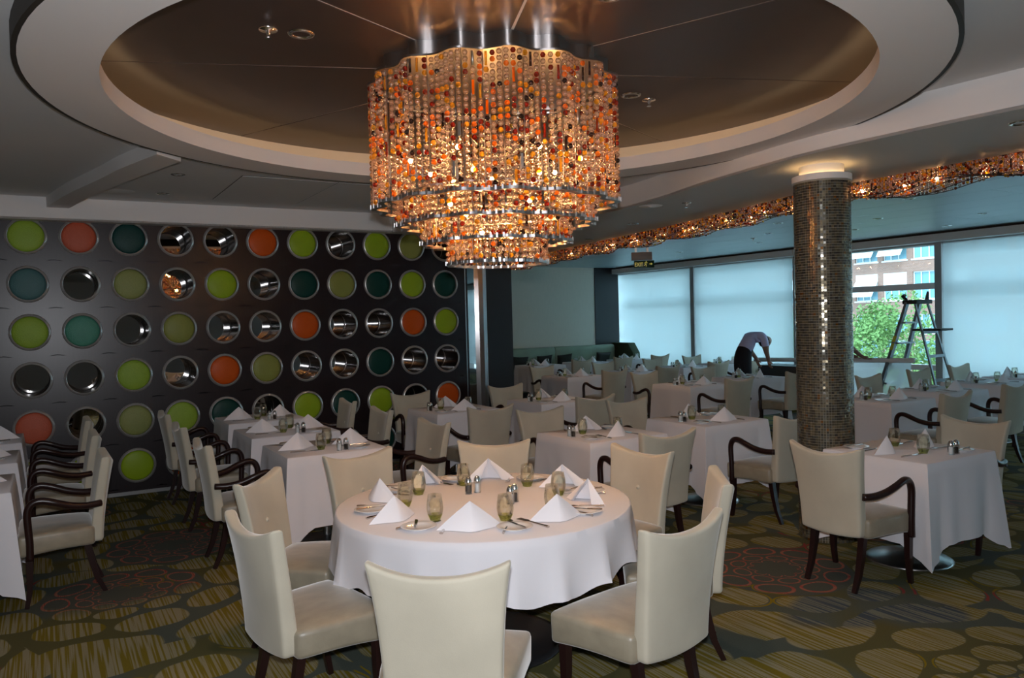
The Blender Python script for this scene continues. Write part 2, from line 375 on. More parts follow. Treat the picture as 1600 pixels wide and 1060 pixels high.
# ring, cove and bronze disc
def ringmesh(c, prof, n=120):
    vs = []; fs = []; m = len(prof)
    for k in range(n):
        a = 2*pi*k/n
        for r, z in prof: vs.append((c[0]+r*cos(a), c[1]+r*sin(a), z))
    for k in range(n):
        for j in range(m-1): fs.append((k*m+j, k*m+j+1, ((k+1) % n)*m+j+1, ((k+1) % n)*m+j))
    return MB().add(vs, fs)
struct('trim_4', ringmesh(CH, [(2.37, ZC-.035), (2.37, ZR), (2.05, ZR), (2.05, ZR+.10), (2.10, ZR+.10), (2.10, ZR+.03), (2.36, ZR+.03)]).mesh('ceiling_ring', MT['lip'], auto=30))
struct('trim_5', ringmesh(CH, [(2.37, ZR+.001), (2.392, ZR+.001), (2.392, ZC+.004)]).mesh('ring_gap_shade', MT['gap'], auto=30))  # flush dark strip, coloured like the shade of a recess
struct('trim_6', ringmesh(CH, [(2.34, ZR+.03), (2.38, ZR+.08), (2.40, ZB+.02)]).mesh('cove_wall', MT['cove'], auto=30))
tag(ob('cove_light_tube', ringmesh(CH, [(2.16+.012*cos(a), ZR+.05+.012*sin(a)) for a in [2*pi*k/6 for k in range(7)]]).mesh('cove_tube', MT['coveglow'], smooth=True)), 'hidden warm light tube running round the ceiling cove', 'light')
dome = struct('ceiling_coffer', MB().prism(circ(CH, 2.46), ZB+.004, ZB+.05).mesh('coffer_back', MT['seam']))
for k in range(8):
    a0 = radians(24+45*k); g = .010; pts = []
    for a in [a0+radians(45)*i/14 for i in range(15)]:
        pts.append((CH[0]+2.44*cos(a), CH[1]+2.44*sin(a)))
    mid = a0+radians(22.5); off = (g/sin(radians(22.5))*cos(mid), g/sin(radians(22.5))*sin(mid))
    w = MB().prism([(CH[0]+off[0], CH[1]+off[1])]+[(x+off[0]*.4, y+off[1]*.4) for x, y in pts[0:15]], ZB, ZB+.006)
    ob('panel', w.mesh('bronze_panel', MT['brown']), dome)
# curved beam on the left
bl = smoothcurve([(.05, 8.78), (.20, 7.9), (.40, 7.05), (.52, 6.5), (.70, 5.86)], 8); br_ = smoothcurve([(.24, 8.78), (.38, 8.0), (.56, 7.25), (.70, 6.7), (.88, 6.05)], 8)
struct('trim_7', MB().prism(bl+br_[::-1], 2.90, 3.01).mesh('curved_beam', MT['lip']))
cpn = struct('ceiling_access', MB().box(1.5, 4.05, 6.95, 8.35, ZC-.003, ZC+.001).mesh('access_frame', MT['gap']))
for k in range(3): ob('panel', MB().box(1.505+.85*k, 1.505+.85*k+.84, 6.955, 8.345, ZC-.006, ZC-.001).mesh('access_panel', MT['ceil']), cpn)
# outer ceiling planks
oc = struct('ceiling_outer', MB().box(5.9, XW+.1, Y0, YCW, ZO+.012, ZO+.05).mesh('outer_back', MT['gap']))
xs = [XW-.06-.62*k for k in range(11)]
for k in range(len(xs)-1):
    x1 = xs[k]; x0 = xs[k+1]+.006
    ys = [Y0]+[Y0+1.2+(.9 if k % 2 else 0)+2.4*j for j in range(9)]+[YCW]
    ys = [q for q in ys if q <= YCW]
    for a, b in zip(ys[:-1], ys[1:]):
        if b-a < .05: continue
        xb = min(p[0] for p in BEAD if a-1.5 < p[1] < b+1.5)
        if x1 < xb: continue
        ob('plank', MB().box(max(x0, xb-.02), x1, a+.003, b-.003, ZO, ZO+.01).mesh('plank', MT['outer']), oc)

# ------------------------------------------------------------------ roundel wall
SX, SZ = .4482, .4677; CX0 = -.1274; ZR0 = 1.70+2.0002*SZ
def cell_mesh(cx, cz, hr=.166, n=32):
    vs = []; fs = []
    hx, hz = SX/2, SZ/2
    for k in range(n):
        a = 2*pi*k/n+pi/4; c_, s_ = cos(a), sin(a); m = max(abs(c_)/hx, abs(s_)/hz)
        vs.append((cx+c_/m, YD, cz+s_/m)); vs.append((cx+hr*c_, YD, cz+hr*s_)); vs.append((cx+hr*c_, YD+.02, cz+hr*s_))
    for k in range(n):
        j = (k+1) % n; fs += [(3*k, 3*j, 3*j+1, 3*k+1), (3*k+1, 3*j+1, 3*j+2, 3*k+2)]
    return vs, fs
wm = MB(); NC0, NC1 = -3, 11
for c in range(NC0, NC1):
    for r in range(6): wm.add(*cell_mesh(CX0+c*SX, ZR0-r*SZ))
xl, xr = CX0+(NC0-.5)*SX, CX0+(NC1-.5)*SX; zb, zt = ZR0-5.5*SZ, ZR0+.5*SZ
wm.box(xl, xr, YD, YD+.2, 0, zb); wm.box(X0, xl, YD, YD+.2, 0, ZC); wm.box(xr, 4.67, YD, YD+.2, 0, ZC); wm.box(xl, xr, YD+.42, YD+.44, 0, ZC)
bm_ = wm.mesh('roundel_wall', MT['wood'])
wall_f = struct('wall_front', bm_)
struct('baseboard_front', MB().box(X0, 4.67, YD-.012, YD, .0, .035).mesh('baseboard', MT['steel']))
struct('trim_8', MB().box(4.632, 4.642, YD-.006, YD, 0, ZS).mesh('steel_bead', MT['steel']))
# roundels
ringme = ringmesh((0, 0), [(.156, .03), (.1545, -.012), (.160, -.016), (.172, -.012), (.180, 0)], 40).mesh('roundel_ring', MT['ringm'], auto=50)
tubeme = ringmesh((0, 0), [(.155, -.01), (.155, .40)], 40).mesh('roundel_tube', MT['tube'], smooth=True)
reflme = ringmesh((0, 0), [(.155, .392), (.147, .388), (.149, .380), (.155, .378)], 40).mesh('roundel_reflection', MT['chrome'], smooth=True)  # hoop added before the mirror to imitate the front ring's reflection
mirme = MB().lathe([(.0001, .40), (.158, .40)], 40).mesh('roundel_mirror', MT['mirror'])
padprof = [(.0001, -.004), (.05, -.003), (.10, .001), (.135, .007), (.153, .014), (.156, .03)]
PADC = {'G': ('lime green', (.27, .40, .015), 0), 'g': ('sparkling lime green', (.26, .40, .04), 1), 'O': ('orange', (.55, .085, .006), 0), 'C': ('coral red sparkling', (.48, .10, .05), 1),
        'T': ('dark teal', (.004, .045, .035), 0), 't': ('mottled dark teal', (.006, .05, .045), 1), 'B': ('grey blue', (.06, .15, .155), 1), 'S': ('sea green', (.07, .26, .19), 1),
        'L': ('olive green', (.24, .26, .06), 0), 'l': ('pale olive woven', (.25, .28, .09), 1)}
PADME = {}
for kx, (nm, c_, s_) in PADC.items(): PADME[kx] = MB().lathe(padprof, 40).mesh('roundel_pad', padmat('pad_'+nm.replace(' ', '_'), c_, s_), smooth=True)
GRID = ['gCtMMOGMGLM', 'BMlMGMTLTGT', 'gSMLMMOMMOG', 'MMgMOLMMTMM', 'CMlgTMGTGMO', 'LGGOMTLMTGM']
ORD = ['top', 'second', 'third', 'fourth', 'fifth', 'bottom']; NUM = ['first', 'second', 'third', 'fourth', 'fifth', 'sixth', 'seventh', 'eighth', 'ninth', 'tenth', 'eleventh']
RX = Matrix.Rotation(-pi/2, 4, 'X')
for r in range(6):
    for c in range(NC0, NC1):
        ch = GRID[r][c] if c >= 0 else 'GTMLOM'[(r*2+c) % 6]
        where = '%s row, %s from left' % (ORD[r], NUM[c]) if c >= 0 else '%s row, %s past the left edge' % (ORD[r], ['just', 'two places', 'three places'][-c-1])
        if ch == 'M': t = thing('wall_roundel', 'chrome porthole roundel with deep mirror, '+where, 'roundel', (CX0+c*SX, YD, ZR0-r*SZ), group='wall roundels')
        else: t = thing('wall_roundel', PADC[ch][0]+' padded chrome roundel, '+where, 'roundel', (CX0+c*SX, YD, ZR0-r*SZ), group='wall roundels')
        t.rotation_euler = (-pi/2, 0, 0)
        ob('ring', ringme, t)
        if ch == 'M':
            ob('tube', tubeme, t); mo = ob('mirror', mirme, t); ob('reflection_hoop', reflme, mo)
        else: ob('pad', PADME[ch], t)
# end of the wall: mirror strip, steel post, dark pillar
struct('trim_9', MB().box(4.67, 4.86, YD+.05, YD+.08, 0, ZS).mesh('mirror_strip', MT['mirror']))
sp = MB()
for k in range(3): sp.box(4.858+.017*k, 4.873+.017*k, YD-.07+.004*(k % 2), YD+.1, 0, ZS-.13)
struct('trim_10', sp.mesh('steel_post', MT['steel']))
struct('wall_pillar', MB().box(4.907, 5.29, YD-.07, YD+.35, 0, ZS).box(4.858, 4.907, YD-.07, YD+.1, ZS-.13, ZS).mesh('dark_pillar', MT['pillar']))
struct('wall_return', MB().box(5.0, 5.1, YD+.2, YCW, 0, ZO).mesh('wall_return', MT['pillar']))
struct('wall_back', MB().box(5.0, 11.28, YCW, YCW+.1, 0, ZO+.1).mesh('cream_wall', MT['cream']))
struct('wall_corner', MB().box(11.28, XW, YCW-.02, YCW+.1, 0, ZO+.1).mesh('corner_panel', MT['pillar']))
struct('wall_left', MB().box(X0-.1, X0, Y0, YD+.2, 0, ZC+.1).mesh('wall_left', MT['lip']))
struct('wall_rear', MB().box(X0-.1, XW+.2, Y0-.1, Y0, 0, ZC+.1).mesh('wall_rear', MT['lip']))

# ------------------------------------------------------------------ window wall
MUL = [YCW, 12.45, 9.75, 7.05, 4.36, 1.67, -1.02, -3.71, Y0]
ZH, ZT = 2.73, 2.06
fr = MB()
for y in MUL[1:-1]: fr.box(XW-.03, XW+.14, y-.055, y+.055, 0, ZH)
fw2 = MB().box(XW+.20, XW+.27, Y0, YCW, ZT-.05, ZT+.05).box(XW+.20, XW+.27, Y0, YCW, .70, .79); fr.box(XW, XW+.26, Y0, YCW, 0, .12); fr.box(XW, XW+.26, Y0, YCW, ZH-.03, ZO+.1)
for y in MUL[1:-1]: fr.box(XW+.14, XW+.26, y-.09, y+.09, 0, ZH)
struct('window_frame', fr.mesh('window_frame', MT['frame'])); struct('window_transom', fw2.mesh('window_transom', MT['white']))
struct('trim_11', MB().box(XW-.20, XW+.02, Y0, YCW-.02, ZH, ZO-.035).mesh('window_head', MT['head']))
struct('trim_12', MB().box(XW-.08, XW+.02, Y0, YCW-.02, ZO-.035, ZO).mesh('head_shadow_gap', MT['gap']))
for i in range(8):
    y1, y0 = MUL[i]-(.055 if i else .0), MUL[i+1]+.055
    w = struct('window_%d' % (i+1), MB().box(XW+.22, XW+.23, y0-.055, y1+.055, .12, ZH).mesh('pane', MT['pane']))
    if i != 2:
        tag(ob('roller_blind', MB().box(XW-.012, XW-.010, y0+.02, y1-.02, .40 if i in (0, 1) else .30, ZH-.01).box(XW-.02, XW-.004, y0+.02, y1-.02, .38 if i in (0, 1) else .28, .40 if i in (0, 1) else .30).mesh('blind', MT['blind'])),
            ['pale lowered roller blind beside the dark corner panel', 'pale lowered roller blind behind the bending worker', '', 'pale lowered roller blind right of the ladder', 'lowered roller blind beyond the right edge'][i] if i < 5 else 'lowered roller blind, %s bay behind the camera' % ['nearest', 'middle', 'farthest'][i-5], 'blind', 'roller blinds')

# outside: ground, office, trees
struct('ground', MB().box(XW+1, 120, -80, 120, -6.2, -6).mesh('ground', mat('pavement', (.30, .30, .30), .9)))
XB = 50.0
offb = thing('office_building', 'brick office building with white window awnings beyond the open window', 'building', (XB, 30, -6))
rows_z = [(-2.3, -.4), (.05-.0, 1.35), (2.33, 4.2), (5.05, 6.9), (7.8, 9.6), (10.5, 12.3)]
ycs = [34.6-2.15*k for k in range(-18, 24)]
facw = MB(); zs = [-6]+[q for a in rows_z for q in a]+[14.5]; yA, yB = ycs[-1]-1.1, ycs[0]+1.1
for i in range(0, len(zs)-1, 2): facw.box(0, .4, yA-30, yB-30, zs[i]+6, zs[i+1]+6)
for a, b in rows_z:
    edges = [yA]+[q for yc in sorted(ycs) for q in (yc-.86, yc+.86)]+[yB]
    for j in range(0, len(edges)-1, 2): facw.box(0, .4, edges[j]-30, edges[j+1]-30, a+6, b+6)
ob('wall', facw.mesh('office_wall', MT['brick']), offb)
wfr = MB()
wfr.box(.1, .16, -.86, .86, 0, .06); wfr.box(.1, .16, -.86, .86, 1.80, 1.86); 
for yy in (-.86, -.25, .30, .80): wfr.box(.1, .16, yy, yy+.06, 0, 1.86)
wfr.box(-.05, .12, -.95, .95, -.09, 0)
wfm = wfr.mesh('office_window', MT['white']); wpm = MB().box(.17, .19, -.86, .86, 0, 1.86).mesh('office_pane', MT['bwin'])
awm = MB().add([(.08, -.88, 1.86), (.08, .88, 1.86), (-.55, .88, .75), (-.55, -.88, .75), (.07, -.88, 1.84), (.07, .88, 1.84), (-.56, .88, .74), (-.56, -.88, .74)],
               [(0, 1, 2, 3), (7, 6, 5, 4), (0, 4, 5, 1), (2, 6, 7, 3), (1, 5, 6, 2), (0, 3, 7, 4)]).mesh('awning', MT['white'])
awm2 = MB().add([(.08, -.88, 1.5), (.08, .88, 1.5), (-.75, .88, .30), (-.75, -.88, .30), (.07, -.88, 1.48), (.07, .88, 1.48), (-.76, .88, .29), (-.76, -.88, .29)],
               [(0, 1, 2, 3), (7, 6, 5, 4), (0, 4, 5, 1), (2, 6, 7, 3), (1, 5, 6, 2), (0, 3, 7, 4)]).mesh('awning', MT['white'])
shm = MB().box(.02, .06, -.86, .86, .95, 1.86).mesh('sun_screen', MT['white'])
for ri, (a, b) in enumerate(rows_z):
    for ci, yc in enumerate(ycs):
        if not (8 < yc < 62): 
            continue
        w = ob('window', wfm, offb, (0, yc-30, a+6)); w.scale = (1, 1, (b-a)/1.86)
        ob('pane', wpm, w)
        kk = ci-18
        if ri == 3 and kk in (0, 1): ob('awning', awm2, w)
        elif ri == 2 and kk == 0: ob('awning', awm2, w); ob('sun_screen', shm, w)
        elif ri == 2 and kk == 1: ob('awning', shm, w)
        elif ri in (2, 3) and kk != 2 and (kk*7+ri*3) % 3 == 0: ob('awning', awm, w)
def tree(x, y, zc, rx, rz_, label, seed):
    q = random.Random(seed); t = thing('street_tree', label, 'tree', (x, y, -6), group='street trees')
    tr = MB().tube([(0, 0, 0), (.1, 0, (zc+6)*.5), (0, .1, zc+6)], [.28, .2, .08], 8)
    for k in range(7):
        a = q.uniform(0, 6.28); tr.tube([(0, 0, (zc+6)*.6), (rx*.5*cos(a), rx*.5*sin(a), zc+6+q.uniform(-.5, 1)*rz_*.4)], [.1, .03], 5)
    ob('trunk', tr.mesh('trunk', MT['bark'], smooth=True), t)
    lf = MB(); blobs = []
    for k in range(26):
        d = Vector((q.gauss(0, 1), q.gauss(0, 1), q.gauss(0, 1))).normalized(); rad = q.uniform(.45, .95)
        blobs.append((Vector((d.x*rx*rad, d.y*rx*rad, zc+6+d.z*rz_*rad)), q.uniform(.5, .9)))
    vs = []; fs = []
    for c, rb in blobs:
        for k in range(420):
            d = Vector((q.gauss(0, 1), q.gauss(0, 1), q.gauss(0, 1))).normalized(); p = c+d*rb*q.uniform(.75, 1.05)
            a = Vector((q.gauss(0, 1), q.gauss(0, 1), q.gauss(0, 1))).normalized(); b = a.cross(d).normalized(); s = q.uniform(.05, .095)
            i = len(vs); vs += [tuple(p-a*s), tuple(p+b*s*.55+d*.02), tuple(p+a*s), tuple(p-b*s*.55+d*.02)]; fs.append((i, i+1, i+2, i+3))
    lf.add(vs, fs); ob('foliage', lf.mesh('foliage', MT['leaf']), t)['kind'] = 'stuff'
tree(25.0, 16.2, -.35, 2.45, 2.3, 'leafy green tree seen through the open window behind the ladder', 1)
tree(26.0, 21.6, -.7, 2.2, 2.2, 'leafy green tree dimly seen through the blind behind the worker', 2)
tree(25.5, 10.9, -.5, 2.3, 2.3, 'leafy green tree dimly seen behind the right blind', 3)

# ------------------------------------------------------------------ mosaic column
CC = (5.015, 3.83); CRAD = .199
colm = thing('mosaic_column', 'round column clad in tiny dark glass mosaic tiles', 'column', (CC[0], CC[1], 0))
ob('core', MB().lathe([(CRAD-.004, 0), (CRAD-.004, 2.67)], 64).mesh('column_core', MT['grout'], smooth=True), colm)
vs = []; fs = []; cols = []; TS = .0192; nt_ = int(2*pi*CRAD/TS); nr = int(2.665/TS)
for j in range(nr):
    for k in range(nt_):
        a = 2*pi*k/nt_; h = TS*.43; rr_ = CRAD; tilt = R.gauss(0, .035); tz = R.gauss(0, .035)
        er = Vector((cos(a), sin(a), 0)); et = Vector((-sin(a), cos(a), 0)); ez = Vector((0, 0, 1)); c0 = er*rr_+ez*(j+.5)*TS
        i = len(vs)
        for lev in (0, 1):
            for sx, sz in ((-1, -1), (1, -1), (1, 1), (-1, 1)):
                p = c0+et*(sx*h)+ez*(sz*h)+er*((.0022+(sx*tilt+sz*tz)*h) if lev else -.006); vs.append(tuple(p))
        fs += [(i+4, i+5, i+6, i+7)]+[(i+q, i+(q+1) % 4, i+4+(q+1) % 4, i+4+q) for q in range(4)]
        b = R.choice([(.17, .145, .095), (.21, .175, .11), (.14, .12, .085), (.26, .21, .13), (.10, .09, .075), (.18, .175, .15)]); u_ = R.uniform(.8, 1.3)
        if R.random() < .025: b = (.25, .10, .02)
        cols += [(b[0]*u_, b[1]*u_, b[2]*u_, 1)]*5
me = bpy.data.meshes.new('mosaic'); me.from_pydata(vs, [], fs); me.materials.append(MT['mosaic'])
ca = me.attributes.new('tile', 'FLOAT_COLOR', 'FACE'); ca.data.foreach_set('color', [q for c in cols for q in c])
tag(ob('tiles', me, colm), kind='stuff')
ob('collar', ringmesh((0, 0), [(CRAD-.01, 2.660), (CRAD+.012, 2.660), (CRAD+.012, 2.705), (CRAD+.004, 2.705), (CRAD-.01, 2.688), (CRAD-.03, 2.685)], 48).mesh('collar', MT['lip'], auto=40), colm)
ob('neck', MB().lathe([(CRAD-.042, 2.66), (CRAD-.042, ZS)], 48).mesh('neck', MT['lip'], smooth=True), colm)
ob('glow_ring', ringmesh((0, 0), [(CRAD-.018+.006*cos(a), 2.698+.006*sin(a)) for a in [2*pi*k/6 for k in range(7)]], 40).mesh('glow_ring', emat('collar_glow', (1, .62, .25), 7), smooth=True), colm)

# ------------------------------------------------------------------ crystal chandelier and bead curtain
def bead_geo(r, seg=8, rings=3):
    vs = [(0, 0, r)]; fs = []
    for j in range(1, rings+1):
        ph = pi*j/(rings+1)
        for k in range(seg):
            a = 2*pi*(k+.5*(j % 2))/seg; vs.append((r*sin(ph)*cos(a), r*sin(ph)*sin(a), r*cos(ph)))
    vs.append((0, 0, -r)); L = len(vs)-1
    for k in range(seg): fs.append((0, 1+k, 1+(k+1) % seg)); fs.append((L, L-1-k, L-1-(k+1) % seg))
    for j in range(rings-1):
        for k in range(seg):
            a = 1+j*seg+k; b = 1+j*seg+(k+1) % seg; c = a+seg; d = b+seg
            fs += [(a, c, b), (b, c, d)] if (j % 2) else [(a, c, b), (b, c, d)]
    return vs, fs
def bar_geo(w, h): 
    m = MB().box(-w, w, -w*.5, w*.5, -h, h); return m.v, m.f
def colour(q, dense=0):
    u = q.random()
    if dense: return 0 if u < .56 else 1 if u < .68 else 2 if u < .78 else 3 if u < .88 else 4
    return 0 if u < .68 else 1 if u < .80 else 2 if u < .88 else 3 if u < .965 else 4
def build_beads(root, items, br, near_n, seg, rings, cam_only=None):
    """items: (pos(local), theta, colour, isbar). Nearest near_n beads become parts, rest one stuff mesh"""
    base = Vector(root.location); d = sorted(range(len(items)), key=lambda i: (base+Vector(items[i][0])-EYE).length)
    vis = d[:near_n]; vset = set(vis)
    bg_, bf_ = bead_geo(br, seg, rings); bars = bar_geo(br*.42, br*2.4)
    meshes = {}
    for i in vis:
        p, th, c, isb = items[i]
        key = (c, isb)
        if key not in meshes:
            m = MB(); m.add(*(bars if isb else (bg_, bf_))); meshes[key] = m.mesh('crystal_bar' if isb else 'crystal_bead', BEADM[c], smooth=not isb)
        ob('crystal_bar' if isb else 'crystal_bead', meshes[key], root, p, th+pi/2)
    vs = []; fs = []; mi = []
    for i, (p, th, c, isb) in enumerate(items):
        if i in vset: continue
        gv, gf = (bars if isb else (bg_, bf_)); n = len(vs); ct, st = cos(th+pi/2), sin(th+pi/2)
        for x, y, z in gv: vs.append((p[0]+x*ct-y*st, p[1]+x*st+y*ct, p[2]+z))
        for f in gf: fs.append(tuple(k+n for k in f)); mi.append(c)
    me = bpy.data.meshes.new('crystal_strings'); me.from_pydata(vs, [], fs); me.polygons.foreach_set('use_smooth', [True]*len(fs))
    for m in BEADM: me.materials.append(m)
    me.polygons.foreach_set('material_index', mi)
    tag(ob('crystal_strings', me, root), kind='stuff')
def scal(Rr, th, am=.022, n=16): return Rr+am*cos(n*th)
chd = thing('crystal_chandelier', 'huge tiered drum chandelier of clear and amber crystal strings', 'chandelier', (CH[0], CH[1], 0))
def band(Rr, z0, z1, w, am, n=168):
    return ringmesh_sc(Rr, [(w/2, z0), (-w/2, z0), (-w/2, z1), (w/2, z1), (w/2, z0)], am, n)
def ringmesh_sc(Rr, prof, am, n):
    vs = []; fs = []; m = len(prof)
    for k in range(n):
        a = 2*pi*k/n
        for dr, z in prof:
            r_ = scal(Rr+dr, a, am); vs.append((r_*cos(a), r_*sin(a), z))
    for k in range(n):
        for j in range(m-1): fs.append((k*m+j, k*m+j+1, ((k+1) % n)*m+j+1, ((k+1) % n)*m+j))
    return MB().add(vs, fs)
pl = MB(); n = 168; prof = [scal(.645, 2*pi*k/n, .03) for k in range(n)]
pl.prism([(prof[k]*cos(2*pi*k/n), prof[k]*sin(2*pi*k/n)) for k in range(n)], 3.075, ZB)
ob('ceiling_plate', pl.mesh('ceiling_plate', MT['steel'], auto=50), chd)
items = []; rods = MB(); q = random.Random(11)
TIERS = [(.690, 3.055, 2.365, .026), (.560, 2.415, 2.262, .022), (.42, 2.31, 2.155, .020), (.282, 2.205, 2.035, .012)]
SP = .0325
for ti, (Rr, zt_, zb_, am) in enumerate(TIERS):
    ns = int(2*pi*Rr/.0335)
    for k in range(ns):
        th = 2*pi*k/ns; r_ = scal(Rr, th, am); z = zt_-.016; jit = q.uniform(-.004, .004)
        while z > zb_+.012:
            if q.random() < .028 and z-.07 > zb_:
                items.append(((r_*cos(th), r_*sin(th), z-.024), th, q.choice([1, 2, 3, 4, 4, 2, 5]), True)); z -= .08
            else:
                items.append(((r_*cos(th), r_*sin(th), z), th, colour(q), False)); z -= SP
        if k % 3 == 0:
            rods.tube([(r_*cos(th+.5*2*pi/ns), r_*sin(th+.5*2*pi/ns), zb_), (r_*cos(th+.5*2*pi/ns), r_*sin(th+.5*2*pi/ns), zt_+.02)], .0022, 4)
build_beads(chd, items, .0148, 300, 8, 3)
tag(ob('hanging_rods', rods.mesh('hanging_rods', MT['steel']), chd), kind='stuff')
for ti, (Rr, zt_, zb_, am) in enumerate(TIERS):
    b = band(Rr-.003, zb_-.012, zb_+.003, .034, am)
    ns = int(2*pi*Rr/.0335)
    for k in range(ns):
        th = 2*pi*k/ns; r_ = scal(Rr+.014, th, am); T = Matrix.Translation((r_*cos(th), r_*sin(th), zb_-.004)) @ Matrix.Rotation(th, 4, 'Z')
        b.box(-.003, .003, -.005, .005, -.008, .016, T=T)
    ob('rim_band', b.mesh('rim_band', MT['steel'], auto=40), chd)
    tb = band(Rr, zt_+.002, zt_+.012, .026, am); ob('top_band', tb.mesh('top_band', MT['steel'], auto=40), chd)
bulb = MB().add(*bead_geo(.0125, 8, 5)).mesh('bulb', MT['bulb'], smooth=True); sock = MB().lathe([(.012, .015), (.014, .05), (.004, .055), (.004, .42)], 8).mesh('bulb_socket', MT['steel'], smooth=True)
for r_, z, nn, ph in ((.50, 2.62, 7, .2), (.28, 2.54, 4, .6), (.32, 2.36, 4, .1), (.14, 2.2, 2, .4)):
    for k in range(nn):
        a = ph+2*pi*k/nn; bo = ob('bulb', bulb, chd, (r_*cos(a), r_*sin(a), z)); ob('socket', sock, bo)

# bead curtain along the soffit edge
cur = thing('bead_curtain', 'long wavy curtain of amber crystal beads along the soffit edge', 'bead curtain', (0, 0, 0))
L = [0]; 
for a, b in zip(BEAD[:-1], BEAD[1:]): L.append(L[-1]+math.dist(a, b))
def along(s):
    s = max(0, min(L[-1]-1e-6, s)); i = max(j for j in range(len(L)-1) if L[j] <= s); f = (s-L[i])/(L[i+1]-L[i]); a, b = BEAD[i], BEAD[i+1]
    d = Vector((b[0]-a[0], b[1]-a[1])).normalized(); return Vector((a[0]+(b[0]-a[0])*f, a[1]+(b[1]-a[1])*f)), Vector((d.y, -d.x)), atan2(d.y, d.x)
s_start = next(L[i] for i in range(len(BEAD)) if BEAD[i][1] > 1.6); s_end = next(L[i] for i in range(len(BEAD)) if BEAD[i][1] > 13.6)
citems = []; rails = MB(); q = random.Random(5)
rowdef = [(0.02, .135, .0, 0), (.08, .15, .02, .7), (.14, .16, .035, 1.6), (.21, .165, .045, 2.4), (.28, .16, .045, 3.3)]
for off, dep, wa, ph in rowdef:
    s = s_start; path = []
    while s < s_end:
        p, nrm, ang = along(s); w = off+wa*sin(s*2*pi/1.5+ph); pp = p+nrm*w; zb_ = ZS+.03-dep-.030*sin(s*2*pi/1.1+ph*.6)
        z = ZS-.012 if off < .05 else ZS+.05
        while z > zb_:
            if q.random() < .05 and z-.07 > zb_: citems.append(((pp.x, pp.y, z-.022), ang+pi/2, q.choice([1, 2, 3, 4, 4, 4]), True)); z -= .075
            else: citems.append(((pp.x, pp.y, z), ang+pi/2, colour(q, 1), False)); z -= .031
        path.append((pp.x, pp.y, zb_+.005)); s += .033
    rails.tube(path[::2], .004, 4)
build_beads(cur, citems, .0135, 300, 6, 2)
ob('rail', rails.mesh('rail', MT['black']), cur)
sb = MB().add(*bead_geo(.011, 6, 3)).mesh('strip_bulb', MT['bulbs'], smooth=True)
s = s_start+.2; i = 0
while s < s_end:
    p, nrm, ang = along(s); pp = p+nrm*(.13 if i % 2 else .22); ob('bulb', sb, cur, (pp.x, pp.y, ZS-.065)); s += .33; i += 1

# ------------------------------------------------------------------ chairs (local: facing +X, origin under the seat centre)
def back_mesh():
    NU, NV = 12, 10; F = []; B = []
    for j in range(NV+1):
        v = j/NV
        for side, store in ((1, F), (-1, B)):
            for i in range(NU+1):
                u = -1+2*i/NU
                ztop = .838+.052*abs(u)**2.2; z = .325+(ztop-.325)*v
                if v == 0: z += .015*u*u
                hw = .205+.018*v+.030*v**3
                x = -.235-.085*v**1.4+.030*u*u*(.4+.6*v)+side*(.036-.008*v)
                y = u*hw*(1 if side > 0 else 1.0)
                store.append((x, y, z))
    n = (NU+1)*(NV+1); fs = []
    for j in range(NV):
        for i in range(NU):
            a = j*(NU+1)+i; fs.append((a, a+1, a+NU+2, a+NU+1)); fs.append((n+a, n+a+NU+1, n+a+NU+2, n+a+1))
    for j in range(NV):
        for i in (0, NU):
            a = j*(NU+1)+i; fs.append((a, a+NU+1, n+a+NU+1, n+a) if i == 0 else (a, n+a, n+a+NU+1, a+NU+1))
    for i in range(NU):
        fs.append((i, n+i, n+i+1, i+1)); a = NV*(NU+1)+i; fs.append((a, a+1, n+a+1, n+a))
    return bevel(MB().add(F+B, fs), 'chair_backrest', MT['velvet'], .016, 3, 50)
def seat_mesh(front=.205, fw_=.288):
    NX, NY = 10, 8; T = []; Bo = []
    for i in range(NX+1):
        u = i/NX; x = -.215+(front+.215)*u; hw = .232+(fw_-.232)*u**.6
        for j in range(NY+1):
            w = -1+2*j/NY; yy = w*hw
            T.append((x+.012*(1-w*w)*(u == 1), yy, .447+.022*(1-w**4)*(1-(2*u-1)**4)+.006*u)); Bo.append((x, yy*.99, .315+.012*(1-u)+.012*sin(pi*u)))
    n = len(T); fs = []; m = NY+1
    for i in range(NX):
        for j in range(NY): a = i*m+j; fs += [(a, a+m, a+m+1, a+1), (n+a, n+a+1, n+a+m+1, n+a+m)]
        for j in (0, NY): a = i*m+j; fs.append((a, a+m, n+a+m, n+a))
    for j in range(NY):
        fs.append((j, j+1, n+j+1, n+j)); a = NX*m+j; fs.append((a, a+1, n+a+1, n+a))
    return bevel(MB().add(T+Bo, fs), 'chair_seat', MT['seatv'], .022, 3, 50)
ME = {}
ME['back'] = back_mesh(); ME['seat'] = seat_mesh()
ME['button'] = MB().lathe([(.0001, .011), (.010, .008), (.016, .0), (.016, -.008)], 10).mesh('chair_button', MT['velvet'], smooth=True)
ME['fleg'] = MB().tube([(0, 0, .325), (0, 0, .2), (.004, 0, .1), (.022, 0, 0)], [.028, .025, .021, .018], 4).mesh('front_leg', MT['leg'], auto=40)
ME['rleg'] = MB().tube([(.02, 0, .33), (.0, 0, .22), (-.03, 0, .1), (-.075, 0, 0)], [.028, .026, .022, .018], 4).mesh('rear_leg', MT['leg'], auto=40)
armp = smoothcurve([(-.255, .590), (-.17, .588), (-.08, .605), (.01, .640), (.075, .658), (.125, .645), (.150, .595), (.148, .50), (.143, .40), (.145, .30)], 5)
for sg in (-1, 1):
    ME['arm%d' % sg] = MB().tube([(x, sg*(.222+.063*max(0, min(1, (x+.26)/.26))**.8), z) for x, z in armp], [.0225]*len(armp), 8, sq=1.0).mesh('chair_arm', MT['leg'], smooth=True)
